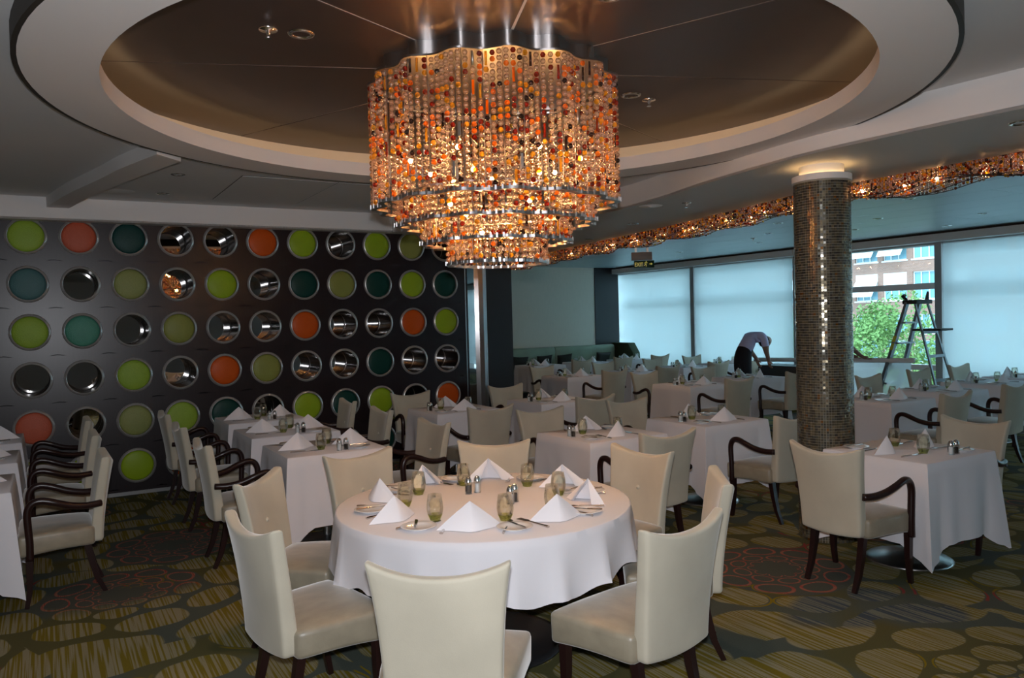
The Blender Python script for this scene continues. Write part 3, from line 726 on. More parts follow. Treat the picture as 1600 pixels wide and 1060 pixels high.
def chair(bx_, by_, face, arms, label, group):
    """(bx_, by_): where the back's top edge stands; face: facing direction in degrees"""
    a = radians(face); d = Vector((cos(a), sin(a)))
    t = thing('dining_armchair' if arms else 'dining_chair', label, 'chair', (bx_+d.x*.32, by_+d.y*.32, 0), a, group)
    ob('seat', ME['seat'], t); bk = ob('backrest', ME['back'], t)
    bo = ob('button', ME['button'], bk, (-.249, 0, .64)); bo.rotation_euler = (0, pi/2-.1, 0)
    for s in (-1, 1):
        ob('leg', ME['fleg'], t, (.150, s*(.262 if arms else .245), 0)); ob('leg', ME['rleg'], t, (-.19, s*.165, 0))
        if arms: ob('arm', ME['arm%d' % s], t)
    return t

# ------------------------------------------------------------------ tables and tableware
def square_cloth(hx, hy, seed, drop=.52, cdrop=.645):
    q = random.Random(seed); pts = []
    def side(x0, y0, x1, y1, nx, ny, n=22):
        for k in range(n):
            t = k/n; s = .5-.5*cos(pi*t); pts.append((x0+(x1-x0)*s, y0+(y1-y0)*s, nx, ny))
    side(-hx, -hy, hx, -hy, 0, -1); side(hx, -hy, hx, hy, 1, 0); side(hx, hy, -hx, hy, 0, 1); side(-hx, hy, -hx, -hy, -1, 0)
    NL = 9; vs = []; fs = []; n = len(pts)
    ph = [q.uniform(0, 6.28) for _ in range(4)]; cf = [q.uniform(.75, 1.2) for _ in range(4)]
    for x, y, nx, ny in pts: vs.append((x*.985, y*.985, .748))
    for l in range(NL):
        t = l/(NL-1)
        for x, y, nx, ny in pts:
            dx, dy = hx-abs(x), hy-abs(y); d = max(dx, dy) if min(dx, dy) < 1e-6 else 0
            d = dx+dy; ci = (0 if x < 0 else 1)+(0 if y < 0 else 2)
            dr = drop+(cdrop-drop)*max(0, 1-d/.17)
            c = exp(-(d/.055)**2); valley = exp(-((d-.13)/.05)**2)
            if d < .06: ox, oy = (1 if x > 0 else -1)*.7071, (1 if y > 0 else -1)*.7071
            else: ox, oy = nx, ny
            al = x if ny else y
            off = .006*min(1, t*6)+t*(.022+.050*c*cf[ci]-.022*valley+.010*sin(al*22+ph[ci])+.006*exp(-(al/.012)**2))
            vs.append((x+ox*off, y+oy*off, .744-dr*t))
    for l in range(NL):
        for k in range(n): j = (k+1) % n; fs.append((l*n+k, l*n+j, (l+1)*n+j, (l+1)*n+k))
    fs.append(tuple(range(n)))
    return MB().add(vs, fs).mesh('square_tablecloth', MT['cloth'], auto=60)
CLO = [square_cloth(.385, .372, s) for s in (1, 2, 3)]
def round_cloth(r, drop):
    q = random.Random(4); N = 160; NL = 8; vs = []; fs = []
    am = [q.uniform(.4, 1.2) for _ in range(24)]
    for l in range(NL+1):
        for k in range(N):
            a = 2*pi*k/N; kk = 20*k/N; A = am[int(kk) % 20]*(1-(kk % 1))+am[(int(kk)+1) % 20]*(kk % 1)
            if l == 0: rr_, z = r*.988, .748
            else:
                t = (l-1)/(NL-1); rr_ = r+.005*min(1, 5*t)+t*(.03+.030*A*(1-2*abs(sin(10*a+.65*sin(3*a)))**.7)); z = .744-t*(drop+.025*sin(4*a+2.2)+.01*sin(20*a))
            vs.append((rr_*cos(a), rr_*sin(a), z))
    for l in range(NL):
        for k in range(N): j = (k+1) % N; fs.append((l*N+k, l*N+j, (l+1)*N+j, (l+1)*N+k))
    fs.append(tuple(range(N)))
    return MB().add(vs, fs).mesh('round_tablecloth', MT['cloth'], auto=60)
ME['tabletop'] = bevel(MB().box(-.37, .37, -.358, .358, .705, .74), 'square_tabletop', MT['leg'], .006)
ME['tbase'] = MB().lathe([(.27, 0), (.275, .008), (.26, .018), (.16, .032), (.05, .05), (.03, .06)], 40, cap0=True, cap1=True).mesh('table_base', MT['steel'], smooth=True)
ME['tpost'] = MB().lathe([(.03, .05), (.03, .705)], 20, cap1=True).mesh('table_post', MT['steel'], smooth=True)
ME['glass'] = MB().lathe([(.0262, .007), (.038, .028), (.0425, .05), (.040, .075), (.0335, .108), (.0325, .108), (.039, .075), (.0412, .05), (.0368, .03), (.025, .011), (.0001, .0105)], 20).mesh('glass_bowl', MT['glass'], smooth=True)
ME['gbase'] = MB().lathe([(.0001, 0), (.026, 0), (.0275, .006), (.0368, .024), (.034, .024), (.024, .0095), (.0001, .009)], 20).mesh('glass_base', MT['glassbase'], smooth=True)
ME['plate'] = MB().lathe([(.0001, .004), (.05, .004), (.056, .007), (.082, .014), (.084, .015), (.082, .0165), (.055, .0105), (.05, .0075), (.0001, .007)], 32).lathe([(.045, 0), (.05, .005)], 32).mesh('bread_plate', MT['china'], smooth=True)
def napkin_mesh(seed):
    q = random.Random(seed); mb = MB()
    def layer(s, apex, sk):
        A = Vector((0, 0, apex)); vs = []; fs = []
        base = [(-.050*s, .070*s), (-.020*s, .132*s), (.012*s+sk, .075*s), (.048*s, .014*s), (.048*s, -.014*s), (.012*s-sk, -.078*s), (-.020*s, -.132*s), (-.050*s, -.070*s)]
        nb = len(base); K = 5
        for b in base:
            for k in range(K+1):
                t = k/K; bul = .0025*sin(pi*t); p = A*(1-t)+Vector((b[0], b[1], 0))*t; rad = Vector((b[0], b[1], 0)).normalized(); p += rad*bul+Vector((0, 0, .002)); vs.append(tuple(p))
        for i in range(nb-1):
            for k in range(K): a = i*(K+1)+k; fs.append((a, a+1, a+K+2, a+K+1))
        mb.add(vs, fs)
    layer(1, .110, q.uniform(-.008, .008)); layer(.92, .101, q.uniform(-.01, .01)); layer(.84, .092, 0)
    return mb.mesh('folded_napkin', MT['napkin'], auto=35)
NAP = [napkin_mesh(s) for s in range(4)]
def knife_mesh(L, w):
    mb = MB(); h = L*.46
    mb.tube([(0, 0, .005), (h*.2, 0, .0055), (h*.7, 0, .005), (h, 0, .004)], [.0052, .0055, .0045, .0035], 6, sq=.8)
    bl = [(h, -.003), (h+.01, -w*.5), (L*.9, -w*.5), (L*.98, -w*.2), (L, .002), (L*.98, w*.35), (h, .004)]
    mb.prism(bl, .0025, .0045); return mb.mesh('table_knife', MT['silver'], auto=40)
def fork_mesh(L):
    mb = MB(); h = L*.62
    mb.tube([(0, 0, .004), (h*.3, 0, .005), (h, 0, .007)], [.006, .0045, .003], 6, sq=1.3)
    mb.prism([(h, -.003), (h+.015, -.010), (L*.78, -.011), (L*.78, .011), (h+.015, .010), (h, .003)], .005, .008)
    for k in range(4): y = -.0105+k*.006; mb.box(L*.775, L, y, y+.003, .005, .0075)
    return mb.mesh('table_fork', MT['silver'], auto=40)
ME['knife'] = knife_mesh(.235, .020); ME['bknife'] = knife_mesh(.165, .018); ME['fork'] = fork_mesh(.195)
ME['shbody'] = MB().prism([(.018*cos(a), .018*sin(a)) for a in [2*pi*(k+.5)/8 for k in range(8)]], 0, .052).mesh('shaker_body', MT['clear'])
ME['shcap'] = MB().lathe([(.017, .052), (.016, .060), (.010, .072), (.0001, .076)], 12).mesh('shaker_cap', MT['chrome'], smooth=True)
ME['shsalt'] = MB().lathe([(.0001, .004), (.012, .004), (.012, .040), (.0001, .042)], 10).mesh('shaker_salt', MT['salt'], smooth=True)
ME['shpep'] = MB().lathe([(.0001, .004), (.012, .004), (.012, .036), (.0001, .038)], 10).mesh('shaker_pepper', MT['pepper'], smooth=True)
ZT_ = .7485
def glass(x, y, label, group='green tumblers'):
    t = thing('glass_tumbler', label, 'glass', (x, y, ZT_), R.uniform(0, 6), group); t.scale = (.97, .97, 1.14); ob('bowl', ME['glass'], t); ob('base', ME['gbase'], t)
def shaker(x, y, kind, label):
    t = thing('%s_shaker' % kind, label, 'shaker', (x, y, ZT_), R.uniform(0, 6), 'salt and pepper shakers'); t.scale = (1.15, 1.15, 1.25); ob('body', ME['shbody'], t); ob('cap', ME['shcap'], t); ob('filling', ME['shsalt' if kind == 'salt' else 'shpep'], t)
def setting(cx, cy, face, dist, desc, nrot=0, glass_side=1):
    """one place setting; face: direction the guest looks (degrees); dist: from table centre to the napkin"""
    a = radians(face); f = Vector((cos(a), sin(a))); l = Vector((-f.y, f.x)); c = Vector((cx, cy))
    j = lambda s: R.uniform(-s, s)
    nc = c-f*dist
    o = ob('folded_napkin', NAP[R.randrange(4)], None, (nc.x+j(.01), nc.y+j(.01), ZT_), a+pi+nrot+j(.35)); tag(o, 'white folded napkin, '+desc, 'napkin', 'folded napkins'); s = R.uniform(1.06, 1.18); o.scale = (s, s, s)
    p = c-f*(dist-.02)-l*.155; o = ob('table_knife', ME['knife'], None, (p.x-f.x*.11, p.y-f.y*.11, ZT_), a+j(.12)); o.scale = (1.02, 1.35, 1.2); tag(o, 'steel table knife, '+desc, 'knife', 'table knives')
    p = c-f*(dist-.02)+l*.125; o = ob('table_fork', ME['fork'], None, (p.x-f.x*.10, p.y-f.y*.10, ZT_), a+j(.12)); o.scale = (1.05, 1.25, 1.1); tag(o, 'steel fork, '+desc, 'fork', 'table forks')
    p = c-f*(dist-.015)+l*.245; tag(ob('bread_plate', ME['plate'], None, (p.x, p.y, ZT_), 0), 'small white bread plate, '+desc, 'plate', 'bread plates')
    o = ob('butter_knife', ME['bknife'], None, (p.x-f.x*.075+l.x*.0, p.y-f.y*.075+l.y*.02, ZT_+.0145), a+R.choice([0, .9, -.5])*.35+j(.2)); tag(o, 'butter knife resting on bread plate, '+desc, 'knife', 'butter knives')
    p = c-f*(dist-.155)-l*(.135*glass_side); glass(p.x+j(.01), p.y+j(.01), 'green tinted glass tumbler, '+desc)
def two_top(x, y, axis, desc, ci, group='square tables', sx=1.0, sy=1.0):
    t = thing('pedestal_table', 'square pedestal table under white cloth, '+desc, 'table', (x, y, 0), 0, 'square tables')
    ob('tabletop', ME['tabletop'], t); ob('post', ME['tpost'], t); ob('base', ME['tbase'], t)
    cl = ob('tablecloth', CLO[ci % 3], None, (x, y, 0)); tag(cl, 'white cloth on the '+desc, 'tablecloth', 'square tablecloths')
    if sy != 1.0: cl.scale = (sx, sy, 1); t.children[0].scale = (sx, sy, 1)
    if axis == 'y':
        setting(x, y, 90, .215, 'near setting, '+desc); setting(x, y, -90, .215, 'far setting, '+desc); shaker(x-.30, y+.02, 'salt', 'glass salt shaker, '+desc); shaker(x-.30, y-.03, 'pepper', 'glass pepper shaker, '+desc)
    else:
        setting(x, y, 0, .215, 'left setting, '+desc, pi/2); setting(x, y, 180, .215, 'right setting, '+desc, -pi/2); shaker(x+.03, y-.28, 'salt', 'glass salt shaker, '+desc); shaker(x+.08, y-.285, 'pepper', 'glass pepper shaker, '+desc)
TAB = {
 'TLL1': (-.595, 5.90, 'x', 'nearest table cut off at the left edge'), 'TLL2': (-.595, 7.14, 'x', 'second table along the left edge'), 'TLL3': (-.595, 8.34, 'x', 'farthest table along the left edge'),
 'TL1': (1.84, 5.99, 'x', 'front table of three below the roundels'), 'TL2': (1.85, 7.16, 'x', 'middle table of three below the roundels'), 'TL3': (1.89, 8.33, 'x', 'rear table of three below the roundels'),
 'TM1': (3.79, 7.60, 'y', 'table before the right end of the roundels'), 'TM2': (5.07, 7.62, 'y', 'table in front of the dark pillar'),
 'TM3': (3.89, 5.13, 'y', 'table directly behind the round table'), 'TM4': (5.15, 5.20, 'y', 'table just left of the mosaic column'),
 'T1': (4.98, 3.16, 'x', 'table just right of the mosaic column'),
 'TM5': (7.64, 7.98, 'y', 'table left of the bending worker\'s table'), 'TM13': (9.0, 8.2, 'y', 'table nearest the bending worker'),
 'TM6': (7.47, 10.55, 'y', 'left table of the row before the banquette'), 'TM10': (8.8, 10.6, 'y', 'middle table of the row before the banquette'), 'TM11': (10.15, 10.78, 'y', 'right table of the row before the banquette'),
 'TM7': (8.75, 13.55, 'y', 'left table at the green banquette'), 'TM8': (9.95, 13.55, 'y', 'middle table at the green banquette'), 'TM9': (11.15, 13.55, 'y', 'right table at the green banquette'),
 'TM12': (11.3, 10.85, 'y', 'table by the blind left of the worker'),
 'TM14': (7.70, 5.18, 'y', 'left of three tables before the ladder'), 'TM15': (8.96, 5.30, 'y', 'middle of three tables before the ladder'), 'TM16': (10.25, 5.42, 'y', 'right of three tables before the ladder'),
 'TM17': (11.35, 5.5, 'y', 'table by the blind at far right')}
for i, (k, (x, y, ax, ds)) in enumerate(TAB.items()): two_top(x, y, ax, ds, i)
CHAIRS = [  # back-top x, y, facing, which side, table
 (.27, 5.90, 180, 'right', 'TLL1'), (.27, 7.12, 180, 'right', 'TLL2'), (.27, 8.30, 180, 'right', 'TLL3'),
 (.94, 5.95, 0, 'left', 'TL1'), (.95, 7.14, 0, 'left', 'TL2'), (.94, 8.30, 0, 'left', 'TL3'),
 (2.70, 5.90, 184, 'right', 'TL1'), (2.71, 7.08, 180, 'right', 'TL2'), (2.74, 8.16, 178, 'right', 'TL3'),
 (3.64, 6.50, 90, 'near', 'TM1'), (3.66, 8.42, -90, 'far', 'TM1'), (4.93, 6.55, 90, 'near', 'TM2'), (4.97, 8.47, -90, 'far', 'TM2'),
 (3.78, 4.17, 88, 'near', 'TM3'), (3.88, 6.03, -92, 'far', 'TM3'), (5.17, 4.19, 90, 'near', 'TM4'), (4.95, 6.05, -90, 'far', 'TM4'),
 (4.05, 3.12, 2, 'left', 'T1'), (5.86, 3.20, 180, 'right', 'T1'),
 (7.60, 7.06, 90, 'near', 'TM5'), (7.55, 8.88, -90, 'far', 'TM5'), (9.0, 7.3, 90, 'near', 'TM13'), (8.95, 9.10, -90, 'far', 'TM13'),
 (7.60, 9.60, 90, 'near', 'TM6'), (7.42, 11.45, -90, 'far', 'TM6'), (8.75, 9.65, 90, 'near', 'TM10'), (8.8, 11.5, -90, 'far', 'TM10'),
 (10.1, 9.85, 90, 'near', 'TM11'), (10.15, 11.7, -90, 'far', 'TM11'), (9.15, 12.6, 90, 'near', 'TM7'), (10.2, 12.6, 90, 'near', 'TM8'), (11.2, 12.6, 90, 'near', 'TM9'),
 (11.25, 11.78, -90, 'far', 'TM12'), (10.95, 9.93, 90, 'near', 'TM12'),
 (7.55, 4.25, 90, 'near', 'TM14'), (7.70, 6.10, -90, 'far', 'TM14'), (8.87, 4.36, 90, 'near', 'TM15'), (8.96, 6.22, -90, 'far', 'TM15'),
 (10.25, 4.5, 90, 'near', 'TM16'), (10.23, 6.3, -90, 'far', 'TM16'), (11.35, 6.42, -90, 'far', 'TM17')]
for bx_, by_, fc, sd, tk in CHAIRS:
    tx_, ty_ = TAB[tk][:2]; d_ = Vector((cos(radians(fc)), sin(radians(fc)))); sep = (Vector((tx_, ty_))-Vector((bx_, by_))).dot(d_)
    if sep < .93: bx_ -= d_.x*(.93-sep); by_ -= d_.y*(.93-sep)
    chair(bx_, by_, fc, True, 'cream velvet armchair on %s side, %s' % (sd, TAB[tk][3]), 'dining armchairs')
# round table in front
RC = (1.95, 3.60)
t = thing('round_table', 'large round table under white cloth beneath the chandelier', 'table', (RC[0], RC[1], 0))
ob('tabletop', MB().lathe([(.745, .705), (.75, .72), (.745, .742)], 64, cap0=True, cap1=True).mesh('round_top', MT['leg'], auto=40), t)
ob('post', MB().lathe([(.055, .04), (.055, .705)], 24).mesh('round_post', MT['black'], smooth=True), t)
ob('base', MB().lathe([(.40, 0), (.405, .012), (.36, .025), (.10, .045), (.06, .06)], 48, cap0=True).mesh('round_base', MT['black'], smooth=True), t)
tag(ob('tablecloth', round_cloth(.765, .265), None, (RC[0], RC[1], 0)), 'round white cloth on the large front table', 'tablecloth')
RCH = [((1.10, 2.38), 'front'), ((.69, 3.38), 'front left'), ((.95, 4.40), 'left'), ((1.69, 4.80), 'rear left'), ((2.58, 4.60), 'rear'), ((3.13, 3.75), 'rear right'), ((2.93, 2.86), 'right'), ((2.17, 2.30), 'front right')]
for (x, y), nm in RCH:
    dd = math.dist((x, y), RC); kf = max(1, 1.25/dd); x, y = RC[0]+(x-RC[0])*kf, RC[1]+(y-RC[1])*kf
    chair(x, y, math.degrees(atan2(RC[1]-y, RC[0]-x)), False, 'cream velvet armless chair at %s of the large round table' % nm, 'round table chairs')
for k, ((x, y), nm) in enumerate(RCH):
    a = math.degrees(atan2(RC[1]-y, RC[0]-x)); setting(RC[0], RC[1], a, .55, '%s setting of the large round table' % nm, {'front left': 1.4, 'left': 1.0, 'rear right': 1.2, 'right': .6}.get(nm, 0))
for (x, y, kd, nm) in ((2.02, 3.80, 'salt', 'rear pair'), (1.965, 3.80, 'pepper', 'rear pair'), (2.03, 3.46, 'salt', 'front pair'), (2.075, 3.49, 'pepper', 'front pair')):
    shaker(x, y, kd, 'glass %s shaker of %s on the large round table' % (kd, nm))

# ------------------------------------------------------------------ banquette
def banq_back(w):
    mb = MB(); prof = [(0, .0), (0, .98), (.03, 1.03), (.10, 1.05), (.15, 1.02), (.17, .95), (.15, .80), (.19, .50), (.20, .42), (.20, 0)]
    vs = [(x, -p[0], p[1]) for x in (0, w) for p in prof]; n = len(prof)
    return bevel(mb.add(vs, [(i, (i+1) % n, n+(i+1) % n, n+i) for i in range(n)]+[tuple(range(n))[::-1], tuple(range(n, 2*n))]), 'banquette_back', MT['banq'], .012, 2, 60)
for k, (x0, x1, nm) in enumerate(((7.2, 8.55, 'left end mostly behind the dark pillar'), (8.56, 10.0, 'left half'), (10.01, 11.72, 'right half'))):
    t = thing('banquette', 'pale green velvet banquette against cream wall, '+nm, 'banquette', (x0, YCW-.01, 0), 0, 'banquettes')
    ob('backrest', banq_back(x1-x0), t)
    ob('seat', bevel(MB().box(0, x1-x0, -.78, -.15, .12, .46), 'banquette_seat', MT['banq'], .03, 3), t)
    ob('plinth', MB().box(.02, x1-x0-.02, -.72, -.1, 0, .12).mesh('plinth', MT['black']), t)
t = thing('banquette_wing', 'dark green end wing of the banquette beside the window', 'banquette', (11.73, YCW-.03, 0))
ob('panel', bevel(MB().add([(0, 0, 0), (.22, 0, 0), (.22, -.85, 0), (0, -.85, 0), (0, 0, 1.08), (.22, 0, 1.08), (.22, -.62, 1.08), (0, -.62, 1.08), (0, -.80, .85), (.22, -.80, .85)], [(0, 1, 2, 3), (4, 7, 6, 5), (0, 4, 5, 1), (2, 9, 8, 3), (6, 7, 8, 9), (0, 3, 8, 7, 4), (1, 5, 6, 9, 2)]), 'wing_panel', MT['banqd'], .02, 3), t)
def pillow(x, nm, rz, w=.42):
    mb = MB(); N = 10; vs = []; fs = []
    for s in (1, -1):
        for i in range(N+1):
            for j in range(N+1):
                u, v = -1+2*i/N, -1+2*j/N; th = .06*(max(0, (1-u**4))*(max(0, 1-v**4)))**.6; pin = 1-.10*(1-max(abs(u), abs(v)))*0-.07*(u*u*(1-v*v)+v*v*(1-u*u))
                vs.append((u*w/2*pin, s*th, v*.15*pin))
    m = (N+1)**2
    for b in (0, m):
        for i in range(N):
            for j in range(N): a = b+i*(N+1)+j; fs.append((a, a+1, a+N+2, a+N+1))
    me = mb.add(vs, fs).mesh('pillow', MT['pillow'], smooth=True)
    bmm = bmesh.new(); bmm.from_mesh(me); bmesh.ops.remove_doubles(bmm, verts=bmm.verts, dist=.0005); bmesh.ops.recalc_face_normals(bmm, faces=bmm.faces); bmm.to_mesh(me); bmm.free()
    o = ob('throw_pillow', me, None, (x, YCW-.31, .73)); o.rotation_euler = (.22, rz, 0); tag(o, 'black throw pillow on the banquette, '+nm, 'pillow', 'throw pillows')
for x, nm, rz in ((8.95, 'leftmost', .05), (9.60, 'second from left', -.04), (10.15, 'third from left', -.07), (11.25, 'rightmost by the dark wing', .03)): pillow(x, nm, rz)

# ------------------------------------------------------------------ stepladder
lad = thing('stepladder', 'grey aluminium stepladder standing before the open window', 'ladder', (10.95, 6.75, 0))
LT = 1.80
def rail(y0, y1, x0, x1, w, nm): 
    mb = MB(); mb.tube([(x0, y0, 0), (x1, y1, LT)], [w, w*.8], 4, sq=.6); ob(nm, mb.mesh(nm, MT['alu'], auto=40), lad)
for x0, x1 in ((-.27, -.17), (.25, .15)): rail(.62, .06, x0, x1, .056, 'step_rail'); rail(-.55, -.05, x0*.95, x1*.95, .030, 'support_rail')
for k in range(1, 6):
    t_ = k/6; y = .62-.56*t_; xw = .26-.09*t_
    ob('step', MB().box(-xw, xw, y-.07, y+.05, LT*t_-.012, LT*t_+.012).mesh('step', MT['alu']), lad)
for k in range(1, 5):
    t_ = k/5.3; y = -.55+.5*t_; xw = .25-.09*t_; ob('crossbar', MB().box(-xw, xw, y-.012, y+.012, LT*t_-.02, LT*t_+.02).mesh('crossbar', MT['alu']), lad)
ob('top_cap', bevel(MB().box(-.20, .20, -.10, .12, LT-.03, LT+.03), 'top_cap', MT['blackp'], .01), lad)
ob('handle', MB().tube([(-.12, .10, LT+.03), (-.12, .16, LT+.09), (-.05, .17, LT+.10)], .025, 6).mesh('handle', MT['blackp']), lad)
ob('hook', MB().tube([(.12, -.06, LT+.02), (.12, -.08, LT+.15)], [.03, .014], 6).mesh('hook', MT['blackp']), lad)
ob('tray', bevel(MB().box(-.16, .16, -.42, .0, 1.38, 1.41), 'tray', MT['blackp'], .006), lad)
for z0, z1 in ((1.10, 1.20), (1.22, 1.31)):
    yy = lambda z: .62-.56*z/LT
    ob('sticker', MB().add([(-.27+.1*z0/LT-.036, yy(z0)-.028, z0), (-.27+.1*z0/LT-.036, yy(z0)+.028, z0), (-.27+.1*z1/LT-.035, yy(z1)+.026, z1), (-.27+.1*z1/LT-.035, yy(z1)-.026, z1)], [(0, 1, 2, 3)]).mesh('sticker', MT['yellow']), lad)
for x0, y0 in ((-.27, .62), (.25, .62), (-.256, -.55), (.237, -.55)): ob('foot', MB().box(x0-.035, x0+.035, y0-.04, y0+.04, 0, .035).mesh('foot', MT['blackp']), lad)
# roller tube with loose cloth held by the workers
tb = thing('blind_roller', 'long grey blind roller held level by the workers at the windows', 'blind roller', (10.72, 8.0, 0))
ob('tube', MB().tube([(0, 1.62, .88), (0, -1.32, .955)], .036, 12).mesh('roller_tube', MT['white'], smooth=True), tb)
ob('cloth', MB().add([(.0, -.1, .90), (.0, -1.28, .93), (.015, -1.22, .10), (.015, -.1, .10)], [(0, 1, 2, 3)]).mesh('loose_blind', MT['blind']), tb)
dsf = thing('window_bench', 'dark low cabinet under the window right of the bending worker', 'cabinet', (11.55, 9.2, 0))
ob('body', bevel(MB().box(-.25, .25, -1.2, .9, .06, .74), 'cabinet_body', MT['pillar'], .01), dsf); ob('plinth', MB().box(-.22, .22, -1.15, .85, 0, .06).mesh('plinth2', MT['black']), dsf)

# ------------------------------------------------------------------ people
def figure(name, label, joints, edges, loc, rz, head_c, head_dir, hair=True):
    """joints: name -> (x,y,z,r); edges: (a,b,material index) 0 shirt 1 trousers 2 skin 3 shoe. local: facing +X"""
    nm = list(joints); me = bpy.data.meshes.new('skel'); me.from_pydata([joints[k][:3] for k in nm], [(nm.index(a), nm.index(b)) for a, b, _ in edges], [])
    so_ = bpy.data.objects.new('skel', me); COL.objects.link(so_)
    md = so_.modifiers.new('s', 'SKIN'); md.use_smooth_shade = True
    sv = me.skin_vertices[0].data
    for i, k in enumerate(nm):
        r_ = joints[k][3]; sv[i].radius = (r_ if isinstance(r_, tuple) else (r_, r_)); sv[i].use_root = (k == 'pelvis')
    sd = so_.modifiers.new('d', 'SUBSURF'); sd.levels = 2
    dg = bpy.context.evaluated_depsgraph_get(); dg.update(); bme = bpy.data.meshes.new_from_object(so_.evaluated_get(dg)); bpy.data.objects.remove(so_)
    for m in ('shirt', 'trouser', 'skin', 'shoe'): bme.materials.append(MT[m])
    segs = [(Vector(joints[a][:3]), Vector(joints[b][:3]), mi) for a, b, mi in edges]
    for p in bme.polygons:
        c = p.center; best = 1e9; mi = 0
        for a, b, m in segs:
            ab = b-a; t = max(0, min(1, (c-a).dot(ab)/max(ab.length_squared, 1e-9))); d = (c-a-ab*t).length
            if d < best: best = d; mi = m
        p.material_index = mi; p.use_smooth = True
    root = thing(name, label, 'person', loc, rz)
    bme.name = 'body'; ob('body', bme, root)
    hc = Vector(head_c); hd = Vector(head_dir).normalized(); side = Vector((0, 1, 0)); upv = hd.cross(side).normalized()*-1
    if upv.z < 0 and abs(hd.z) < .5: upv = -upv
    HB = MB(); vs = []; fs = []; N, Mn = 16, 12
    for j in range(Mn+1):
        ph = pi*j/Mn
        for i in range(N):
            a = 2*pi*i/N; x = sin(ph)*cos(a); y = sin(ph)*sin(a); z = cos(ph)
            sx = .098*(1 if z > -.2 else 1-.25*(-z-.2)); sy = .074*(1-.18*max(0, -z)); p = hc+hd*(x*sx)+side*(y*sy)+upv*(z*.118)
            if x > .9 and -.25 < z < .1: p += hd*.022
            vs.append(tuple(p))
    for j in range(Mn):
        for i in range(N): fs.append((j*N+i, j*N+(i+1) % N, (j+1)*N+(i+1) % N, (j+1)*N+i))
    ob('head', HB.add(vs, fs).mesh('head', MT['skin'], smooth=True), root)
    vs = []; fs = []
    for j in range(8):
        ph = pi*.58*j/7
        for i in range(N):
            a = 2*pi*i/N; x = sin(ph)*cos(a)-.10; y = sin(ph)*sin(a); z = cos(ph); k = 1.0
            if cos(a) > .4: z = max(z, .35)
            vs.append(tuple(hc+hd*(x*.106)+side*(y*.081)+upv*(z*.127)))
    for j in range(7):
        for i in range(N): fs.append((j*N+i, j*N+(i+1) % N, (j+1)*N+(i+1) % N, (j+1)*N+i))
    ob('hair', MB().add(vs, fs).mesh('hair', MT['hair'], smooth=True), root)
    for s in (-1, 1):
        p = hc+side*(s*.076)-hd*.005; ob('ear', MB().lathe([(.0001, .008), (.02, .006), (.024, 0), (.018, -.006)], 8, T=Matrix.Translation(p) @ Matrix.Rotation(pi/2, 4, 'X')).mesh('ear', MT['skin'], smooth=True), root)
    return root
def hand(J, E, side, wrist, d, n=None):
    """palm and five bent fingers from the wrist along d"""
    w = Vector(wrist); d = Vector(d).normalized(); s = Vector((0, 1, 0)) if abs(d.y) < .8 else Vector((1, 0, 0)); s = (s-d*s.dot(d)).normalized(); nn = d.cross(s)
    J['palm'+side] = (*(w+d*.06), (.034, .018)); E.append(('wrist'+side, 'palm'+side, 2))
    for k, (o_, L_) in enumerate(((-.03, .065), (-.01, .075), (.01, .070), (.028, .055))):
        a = w+d*.085+s*o_; b = a+d*L_*.5+nn*.008; c = b+d*L_*.35+nn*.022
        for t_, p in (('a', a), ('b', b), ('c', c)): J['f%d%s%s' % (k, t_, side)] = (*p, .009)
        E += [('palm'+side, 'f%da%s' % (k, side), 2), ('f%da%s' % (k, side), 'f%db%s' % (k, side), 2), ('f%db%s' % (k, side), 'f%dc%s' % (k, side), 2)]
    a = w+d*.035+s*(-.035)+nn*.01; b = a+d*.035+s*(-.018)+nn*.015
    J['tha'+side] = (*a, .011); J['thb'+side] = (*b, .010); E += [('palm'+side, 'tha'+side, 2), ('tha'+side, 'thb'+side, 2)]
def legs(J, E, hipz, px, spread=.10):
    for s, nm in ((1, 'L'), (-1, 'R')):
        J['hip'+nm] = (px, s*.095, hipz-.05, .105); J['knee'+nm] = (px+.03, s*spread, .50, .072); J['ank'+nm] = (px-.01, s*(spread+.01), .10, .052); J['toe'+nm] = (px+.15, s*(spread+.02), .045, .040)
        E += [('pelvis', 'hip'+nm, 1), ('hip'+nm, 'knee'+nm, 1), ('knee'+nm, 'ank'+nm, 1), ('ank'+nm, 'toe'+nm, 3)]
# worker bending forward over the windows' edge
J = {'pelvis': (0, 0, .98, (.15, .12)), 'waist': (.05, 0, 1.11, (.145, .115)), 'chest': (.17, 0, 1.27, (.155, .12)), 'upper': (.29, 0, 1.345, (.14, .09)), 'neck': (.37, 0, 1.33, .055), 'skull': (.43, 0, 1.27, .06)}
E_ = [('pelvis', 'waist', 1), ('waist', 'chest', 0), ('chest', 'upper', 0), ('upper', 'neck', 0), ('neck', 'skull', 2)]
legs(J, E_, .98, 0)
for s, nm in ((1, 'L'), (-1, 'R')):
    J['sh'+nm] = (.29, s*.185, 1.30, .066); J['el'+nm] = (.31, s*.22, 1.07, .044); J['cuff'+nm] = (.305, s*.215, 1.15, .062); J['wrist'+nm] = (.40, s*.16, .92, .030)
    E_ += [('upper', 'sh'+nm, 0), ('sh'+nm, 'cuff'+nm, 0), ('cuff'+nm, 'el'+nm, 2), ('el'+nm, 'wrist'+nm, 2)]; hand(J, E_, nm, J['wrist'+nm][:3], (.25, -s*.1, -1))
figure('person', 'person in pale blue shirt and black trousers bending over by the windows', J, E_, (9.86, 9.12, 0), radians(-13), (.46, 0, 1.22), (.35, 0, -1))
